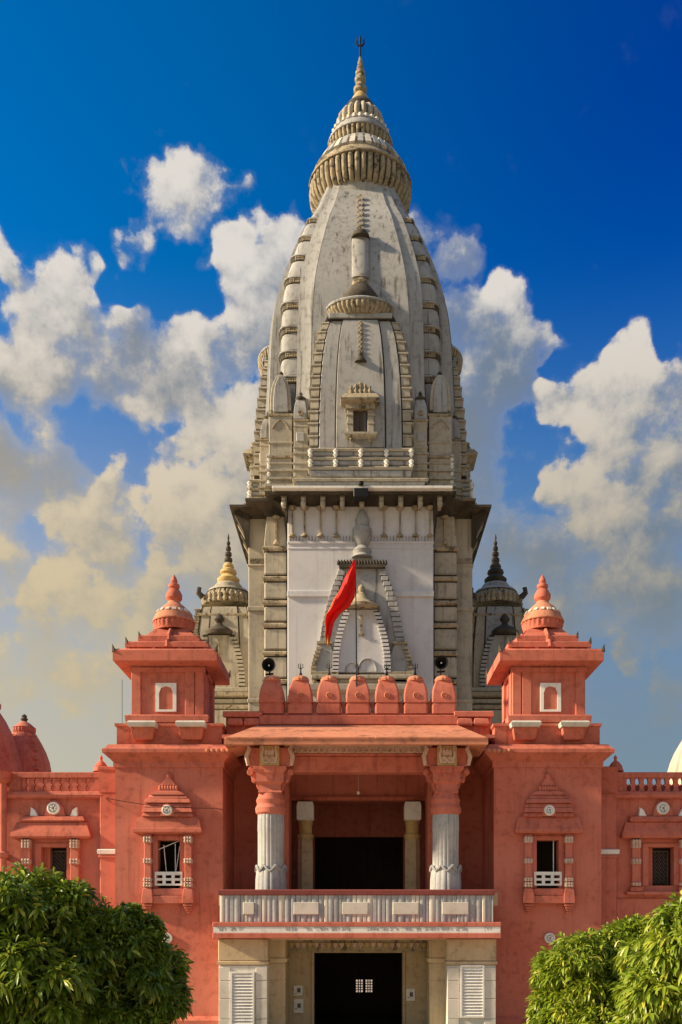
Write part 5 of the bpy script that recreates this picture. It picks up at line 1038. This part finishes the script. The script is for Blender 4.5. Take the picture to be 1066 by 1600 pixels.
# ground storey: piers with louvred vents, pilasters, frieze, door
yg = -0.95; zg = lambda p: Z(p, yg)
for s in (-1, 1):
    mir = (lambda p: p) if s < 0 else (lambda p: 1117-p)
    a, b = sorted((X(mir(342), yg), X(mir(418), yg)))
    m = MB(); m.box(a, b, yg, 0.6, 0, zg(1508.5)); m.build('pier', PALE, P_, 0.015)
    m = MB(); m.ring((a, b, yg, 0.6), [(0.0, zg(1508)), (0.035, zg(1507)), (0.035, zg(1503)), (0.01, zg(1502))]); m.build('pier_band', TANST, P_)
    m = MB(); m.box(a-0.015, b+0.015, yg-0.015, 0.6, zg(1501.5), zg(1467)); m.build('pier_block', TANST, P_, 0.02)
    # ashlar slabs facing the pier
    for i, (c, d) in enumerate(((1512, 1532), (1533, 1560), (1561, 1592), (1593, 1626))):
        for (e, f) in ((0.0, 0.24), (0.76, 1.0)):
            m = MB(); m.box(a+(b-a)*e+0.004, a+(b-a)*f-0.004, yg-0.03, yg+0.02, zg(d), zg(c)); m.build('facing_slab', PALE, P_, 0.008)
    la, lb = sorted((X(mir(362), yg), X(mir(396), yg)))
    top = 1520 if s < 0 else 1510; bot = 1600 if s < 0 else 1588
    v = MB(); v.grid_wall(la-0.03, lb+0.03, zg(bot+2), zg(top-2), yg-0.06, yg-0.001, [(la+0.02, lb-0.02, zg(bot), zg(top+1))]); V = v.build('louvre_vent', WHITE, P_, 0, False)
    n_ = 16; hh = (zg(top+1)-zg(bot))/n_
    for i in range(n_):
        z_ = zg(bot)+i*hh; m = MB(); m.prism([(0, 0)], 0, 0) if False else None
        x0_, x1_ = la+0.02, lb-0.02
        m.add([(x0_, yg-0.055, z_+0.005), (x1_, yg-0.055, z_+0.005), (x1_, yg-0.045, z_+0.02), (x0_, yg-0.045, z_+0.02), (x0_, yg-0.006, z_+hh-0.02), (x1_, yg-0.006, z_+hh-0.02), (x1_, yg-0.004, z_+hh), (x0_, yg-0.004, z_+hh)], [(0, 1, 5, 4), (3, 7, 6, 2), (0, 3, 2, 1), (4, 5, 6, 7), (0, 4, 7, 3), (1, 2, 6, 5)])
        m.build('louvre_slat', WHITE, V)
    # inner pilaster
    yp = -0.4; zp = lambda p: Z(p, yp); a, b = sorted((X(mir(419), yp), X(mir(446), yp)))
    m = MB(); m.box(a, b, yp, 0.9, 0, zp(1505)); m.build('pilaster', TANST, P_, 0.02)
    m = MB(); m.ring((a, b, yp, 0.9), [(0.0, zp(1505)), (0.04, zp(1502)), (0.05, zp(1498)), (0.0, zp(1496)), (0.0, zp(1466))]); m.build('pilaster_capital', TANST, P_)
    m = MB(); m.ring((a, b, yp, 0.9), [(0.0, zp(1536)), (0.012, zp(1535)), (0.012, zp(1533)), (0.0, zp(1532))]); m.build('pilaster_band', TANST, P_)
yd = 1.0; zd = lambda p: Z(p, yd)
dx0, dx1 = X(491, yd), X(629, yd)
m = MB(); m.grid_wall(-3.4, 3.4, 0, Z(1466, -0.3)-0.001, yd, yd+0.4, [(dx0, dx1, 0, zd(1489))]); m.build('door_wall', TANST, P_, 0, False)
m = MB(); m.box(-3.4, 3.4, -0.9, yd, Z(1463, -0.3)-0.1, Z(1463, -0.3)+0.0); m.build('porch_soffit', TANST, P_)
m = MB(); m.box(X(447, .5), X(672, .5), 0.55, 0.95, Z(1487, .55), Z(1468.5, .55)); m.build('frieze', CREAMD, P_, 0.01)
random.seed(4)
for i in range(22):
    xx = X(455+i*9.9, .5); m = MB(); zz0 = Z(1478+random.uniform(-.5, .5), .55)
    m.prism([(xx-0.075, zz0+0.09), (xx+0.075, zz0+0.09), (xx+0.055, zz0-0.0), (xx+0.015, zz0-0.05), (xx, zz0-0.11), (xx-0.015, zz0-0.05), (xx-0.055, zz0)], 0.505, 0.56); m.build('frieze_leaf', CARVE if i % 3 else OCHRE, P_, 0.012)
m = MB(); m.box(dx0-0.08, dx0, yd-0.05, yd+0.2, 0, zd(1486)); m.box(dx1, dx1+0.08, yd-0.05, yd+0.2, 0, zd(1486)); m.box(dx0, dx1, yd-0.05, yd+0.2, zd(1489), zd(1486)); m.build('door_frame', TANST, P_, 0.01)
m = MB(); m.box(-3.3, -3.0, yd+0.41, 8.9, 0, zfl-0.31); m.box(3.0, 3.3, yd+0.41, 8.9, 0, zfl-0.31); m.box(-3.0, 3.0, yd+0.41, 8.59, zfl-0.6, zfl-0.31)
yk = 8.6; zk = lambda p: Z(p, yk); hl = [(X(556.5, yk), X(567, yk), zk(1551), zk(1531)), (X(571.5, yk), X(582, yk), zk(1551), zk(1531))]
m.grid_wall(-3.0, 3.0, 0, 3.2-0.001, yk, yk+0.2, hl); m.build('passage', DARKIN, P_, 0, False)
for h in hl:
    m = MB()
    for i in range(1, 3): x_ = h[0]+(h[1]-h[0])*i/3; m.box(x_-0.02, x_+0.02, yk+0.05, yk+0.1, h[2], h[3])
    for j in range(1, 5): z_ = h[2]+(h[3]-h[2])*j/5; m.box(h[0], h[1], yk+0.06, yk+0.09, z_-0.018, z_+0.018)
    m.build('pierced_window', GRILL, P_)
# notices inside the doorway
for (a, b, c, d) in ((459, 473, 1540, 1556), (459, 474, 1561, 1583), (635, 649, 1545, 1564)):
    m = MB(); m.box(X(a, yd-.06), X(b, yd-.06), yd-0.03, yd-0.002, zd(d), zd(c)); n_ = m.build('notice', WHITE, P_, 0.004)
    m = MB(); xm = X((a+b)/2+1, yd-.06); m.box(xm-0.05, xm+0.05, yd-0.036, yd-0.028, zd((c+d)/2+3), zd((c+d)/2-4)); m.box(X(a, yd)+0.04, xm-0.055, yd-0.036, yd-0.028, zd((c+d)/2+5), zd((c+d)/2+3.8)); m.build('notice_print', INK, n_)

# ------------------------------------------------------------------ loudspeakers, flag, wires
def loudspeaker(px, py, label):
    y_ = 1.1; x_ = X(px, y_); zc = Z(py, y_); r = 10.5*S(y_)
    t = thing('loudspeaker', (x_, y_, Z(1066, y_)), label, 'loudspeaker', 'horn loudspeakers over the porch')
    m = MB(); m.lathe_y(x_, zc, [(0.01, y_+0.14), (r*0.33, y_+0.14), (r*0.38, y_+0.10), (r*0.52, y_), (r*0.80, y_-0.12), (r*1.02, y_-0.19), (r*1.03, y_-0.215), (r*0.95, y_-0.215), (r*0.72, y_-0.12), (r*0.45, y_-0.01), (r*0.3, y_+0.12), (0.01, y_+0.12)], 28); m.build('horn', SPK, t)
    m = MB(); m.lathe_y(x_, zc, [(r*0.3, y_+0.0), (r*0.3, y_-0.08), (r*0.1, y_-0.12), (0.01, y_-0.13)], 14); m.build('horn_core', IRON, t)
    m = MB(); m.lathe_y(x_, zc, [(r*0.12, y_-0.125), (r*0.12, y_-0.15), (0.005, y_-0.155)], 10); m.build('core_cap', WHITE, t)
    m = MB(); m.lathe_y(x_, zc, [(r*0.4, y_+0.1), (r*0.4, y_+0.26), (r*0.3, y_+0.28)], 16); m.build('driver', SPK, t)
    m = MB(); m.tube([(x_, y_+0.1, zc-r*0.4), (x_, y_+0.08, zc-r*1.3), (x_+0.02, y_, Z(1118, y_))], 0.025, 8); m.tube([(x_-0.12, y_, zc-r*1.15), (x_+0.12, y_, zc-r*1.05)], 0.03, 6); m.build('bracket', IRON, t)
loudspeaker(421, 1042, 'black horn loudspeaker above the leftmost little dome')
loudspeaker(689, 1038, 'black horn loudspeaker above the rightmost little dome')
yf = 0.62
fl = thing('flag', (X(556.5, yf), yf, Z(1118, yf)), 'narrow red pennant drooping from a thin pole over the porch', 'flag')
m = MB(); m.tube([(X(557.5, yf), yf, Z(1118, yf)), (X(557, yf), yf, Z(1000, yf)), (X(555.5, yf), yf, Z(873, yf))], [0.022, 0.018, 0.012], 8); m.build('pole', IRON, fl)
lb = [(552.5, 876), (545, 893), (536, 911), (527, 930), (518, 948), (510, 964), (508, 980), (508, 995), (512, 1010)]
rb_ = [(556, 877), (556.5, 897), (556, 917), (554, 935), (546, 948), (532, 958), (522, 972), (518, 990), (514, 1011)]
vs, fs, tone = [], [], []; NC = 10; NR = 33
for i in range(NR):
    t_ = i/(NR-1)*(len(lb)-1); k = min(int(t_), len(lb)-2); f_ = t_-k
    L0 = [lb[k][j]*(1-f_)+lb[k+1][j]*f_ for j in (0, 1)]; R0 = [rb_[k][j]*(1-f_)+rb_[k+1][j]*f_ for j in (0, 1)]
    for j in range(NC):
        u_ = j/(NC-1); px = L0[0]*(1-u_)+R0[0]*u_; py = L0[1]*(1-u_)+R0[1]*u_
        y_ = yf-0.02-(1-u_)*0.10+0.11*math.sin(u_*9.5+i*0.21)*(1-u_*0.6)*min(1, i/6)
        vs.append((X(px, yf)+0.015*math.sin(i*0.8)*(1-u_), y_, Z(py, yf))); tone.append(min(1, max(0, i/(NR-1)+0.10*(0.35-u_)+0.02*math.sin(j*2)+(0.6 if j == 0 and i > 3 else 0))))
for i in range(NR-1):
    for j in range(NC-1): a = i*NC+j; fs.append((a, a+1, a+NC+1, a+NC))
m = MB(); m.add(vs, fs); o = m.build('pennant', CLOTH, fl)
o.data.attributes.new('tone', 'FLOAT', 'POINT').data.foreach_set('value', tone)
sd = o.modifiers.new('thickness', 'SOLIDIFY'); sd.thickness = 0.006
wr = MB(); pts = []
for i in range(25):
    t_ = i/24; px = 158+(345-158)*t_; py = 1249+ (1266-1249)*t_+ 6*math.sin(math.pi*t_)*0.9-0; pts.append((X(px, -0.35), -0.35, Z(py-3, -0.35)))
pts[0] = (pts[0][0], 0.74, pts[0][2]); pts[-1] = (pts[-1][0], -0.02, pts[-1][2])
wr.tube(pts, 0.009, 5); tag(wr.build('cable', IRON), 'thin black cable sagging across the left tower above its window', 'cable')
wr = MB(); x_ = X(191, 0.6); wr.tube([(x_, 0.6, Z(1140, 0.6)), (x_, 0.6, Z(1062, 0.6))], 0.008, 5); wr.lathe(x_, 0.6, [(0.03, Z(1142, .6)), (0.03, Z(1134, .6)), (0.008, Z(1132, .6))], 8); tag(wr.build('lightning_rod', IRON), 'thin vertical rod beside the pavilion on the left tower', 'rod')

# ------------------------------------------------------------------ trees in front
def tree(name, lobes, Y, label, mat, nwh, leaf, group, trunk_px, seed, droop=0.55):
    rg = np.random.default_rng(seed); u = S(Y)
    tx_ = X(trunk_px, Y)
    t = thing(name, (tx_, Y, 0), label, 'tree', group)
    L = [(np.array([X(px, Y+dy), Y+dy, Z(py, Y+dy)]), np.array([rx*u, ry, rz*u])) for px, py, dy, rx, rz, ry in lobes]
    # trunk and limbs
    m = MB(); zc = np.mean([c[2] for c, r_ in L]); m.tube([(tx_, Y, -0.1), (tx_+0.04, Y+0.03, 0.5), (tx_-0.03, Y, 1.1), (tx_, Y, max(1.4, zc-0.6))], [0.17, 0.13, 0.11, 0.08], 10)
    for c, r_ in L:
        for k in range(3):
            e = c+rg.normal(0, 0.35, 3)*r_; st = np.array([tx_, Y, 0.9+0.3*k]); md = (st+e)/2+rg.normal(0, 0.12, 3); m.tube([tuple(st), tuple(md), tuple(e)], [0.06, 0.04, 0.015], 6)
    m.build('trunk', BARK, t)
    wts = np.array([r_[0]*r_[2]+r_[0]*r_[1] for c, r_ in L]); wts /= wts.sum()
    P, N, TN = [], [], []
    for (c, r_), wq in zip(L, wts):
        n = int(nwh*wq); ncl = max(9, int(26*wq*len(L)))
        d = rg.normal(size=(ncl, 3)); d /= np.linalg.norm(d, axis=1)[:, None]; d[:, 2] = np.where(d[:, 2] < -0.45, -d[:, 2], d[:, 2])
        cc_ = c+d*r_*(0.62+0.40*rg.random(ncl))[:, None]; cr = 0.13+0.26*rg.random(ncl)**1.5; ct = rg.random(ncl)
        k_ = rg.integers(0, ncl, n); e = rg.normal(size=(n, 3)); e /= np.linalg.norm(e, axis=1)[:, None]
        fr = np.sum(e*d[k_], 1); e = np.where((fr < -0.2)[:, None], -e, e)
        P.append(cc_[k_]+e*(cr[k_]*(0.45+0.6*rg.random(n)**0.6))[:, None]*np.array([1.15, 1.15, 0.85]))
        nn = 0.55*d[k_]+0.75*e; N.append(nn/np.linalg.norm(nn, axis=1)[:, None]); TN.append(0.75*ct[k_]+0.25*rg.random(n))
        m2 = int(n*0.28); q = rg.normal(size=(m2, 3)); q /= np.linalg.norm(q, axis=1)[:, None]   # sparser leaves deeper in, inner shade put into their darker tone
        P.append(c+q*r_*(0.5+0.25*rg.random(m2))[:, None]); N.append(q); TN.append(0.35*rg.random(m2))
    tw = MB()
    for q in range(46):                           # stray shoots beyond the outline
        i_ = rg.integers(len(L)); c, r_ = L[i_]; d = rg.normal(size=3); d[2] = abs(d[2])*0.9; d[1] = -abs(d[1])*0.6; d /= np.linalg.norm(d)
        a_ = c+d*r_*0.8; b_ = c+d*r_*(1.02+0.22*rg.random())+np.array([0, 0, 0.05]); tw.tube([tuple(a_), tuple((a_+b_)/2+rg.normal(0, 0.02, 3)), tuple(b_)], [0.012, 0.009, 0.004], 4)
        pts = np.array([a_+(b_-a_)*f_ for f_ in (0.55, 0.8, 1.0)]); P.append(pts); N.append(np.repeat(((b_-a_)/np.linalg.norm(b_-a_))[None], 3, 0)); TN.append(0.5+0.5*rg.random(3))
    tag(tw.build('twigs', BARK, t), kind='stuff')
    P = np.concatenate(P); N = np.concatenate(N)
    TN = np.concatenate(TN); keep = P[:, 2] > 0.25; P, N, TN = P[keep], N[keep], TN[keep]
    n = len(P); per = 8
    P = np.repeat(P, per, 0); N = np.repeat(N, per, 0); wt_ = np.repeat(TN, per)
    k = len(P); rnd = rg.normal(size=(k, 3)); rnd /= np.linalg.norm(rnd, axis=1)[:, None]
    dr = N*0.6+rnd*0.75; dr[:, 2] -= droop*0.7; dr /= np.linalg.norm(dr, axis=1)[:, None]
    ln = leaf*(0.65+0.7*rg.random(k)); wd = ln*(0.105+0.04*rg.random(k))
    side = np.cross(dr, np.array([0, 0, 1.0])+0.5*rg.normal(size=(k, 3))); side /= np.linalg.norm(side, axis=1)[:, None]+1e-9
    up = np.cross(side, dr); P = P+dr*0.02
    dn = np.array([0, 0, -1.0])
    q1 = P+dr*(0.36*ln)[:, None]+dn*(0.05*droop*ln)[:, None]; q2 = P+dr*(0.70*ln)[:, None]+dn*(0.22*droop*ln)[:, None]; q3 = P+dr*(0.93*ln)[:, None]+dn*(0.5*droop*ln)[:, None]
    V = np.stack([P, q1-side*wd[:, None]+up*(wd*0.35)[:, None], q1, q1+side*wd[:, None]+up*(wd*0.35)[:, None], q2-side*(wd*0.8)[:, None]+up*(wd*0.28)[:, None], q2, q2+side*(wd*0.8)[:, None]+up*(wd*0.28)[:, None], q3], 1).reshape(-1, 3)
    tri = np.array([(0, 2, 1), (0, 3, 2), (1, 2, 5), (1, 5, 4), (2, 3, 6), (2, 6, 5), (4, 5, 7), (5, 6, 7)])
    Fc = (tri[None]+(np.arange(k)*8)[:, None, None]).reshape(-1, 3)
    V = V-np.array([tx_, Y, 0])
    me = bpy.data.meshes.new('crown'); me.vertices.add(len(V)); me.vertices.foreach_set('co', V.astype(np.float32).ravel())
    me.loops.add(len(Fc)*3); me.loops.foreach_set('vertex_index', Fc.astype(np.int32).ravel())
    me.polygons.add(len(Fc)); me.polygons.foreach_set('loop_start', np.arange(0, len(Fc)*3, 3, dtype=np.int32))
    me.update(calc_edges=True)
    tone = np.clip(0.12+0.5*wt_+0.3*rg.random(k)+0.5*(rg.random(k) > 0.88), 0, 1); tone = np.repeat(tone, 8)  # random leaf tone, the brightest leaves painting highlights into the crown
    me.attributes.new('tone', 'FLOAT', 'POINT').data.foreach_set('value', tone.astype(np.float32))
    me.materials.append(mat); o = bpy.data.objects.new('crown', me); COL.objects.link(o); o.parent = t; o['kind'] = 'stuff'
    return t
# lobes: px, py, extra depth, half-width px, half-height px, half-depth m
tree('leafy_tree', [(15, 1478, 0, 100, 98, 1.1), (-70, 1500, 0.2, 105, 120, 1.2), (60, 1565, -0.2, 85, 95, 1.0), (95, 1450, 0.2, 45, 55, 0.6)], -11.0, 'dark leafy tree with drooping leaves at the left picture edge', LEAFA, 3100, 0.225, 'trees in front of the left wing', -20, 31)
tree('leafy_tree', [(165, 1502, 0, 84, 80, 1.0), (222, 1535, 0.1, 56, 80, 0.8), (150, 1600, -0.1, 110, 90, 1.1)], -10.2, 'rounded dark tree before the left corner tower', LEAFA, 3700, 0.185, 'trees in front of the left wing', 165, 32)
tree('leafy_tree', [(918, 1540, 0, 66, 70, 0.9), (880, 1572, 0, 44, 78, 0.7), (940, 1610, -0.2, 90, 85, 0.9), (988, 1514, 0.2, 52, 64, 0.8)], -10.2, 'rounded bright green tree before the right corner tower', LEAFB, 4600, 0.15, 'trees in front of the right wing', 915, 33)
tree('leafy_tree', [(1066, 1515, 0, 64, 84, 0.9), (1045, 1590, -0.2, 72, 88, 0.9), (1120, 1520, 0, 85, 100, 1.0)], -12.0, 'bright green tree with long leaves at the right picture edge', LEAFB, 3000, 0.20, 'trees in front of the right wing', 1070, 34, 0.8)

# carved trims whose pieces are too small to tell apart stay joined
for o in COL.objects:
    if o.name.split('.')[0] in ('relief_crown', 'dentil_band', 'scalloped_trim', 'roof_bead', 'crown_bead', 'band_carving', 'carved_chain', 'lettering', 'window_grille', 'relief_ridge', 'cornice_carving'): o['kind'] = 'stuff'
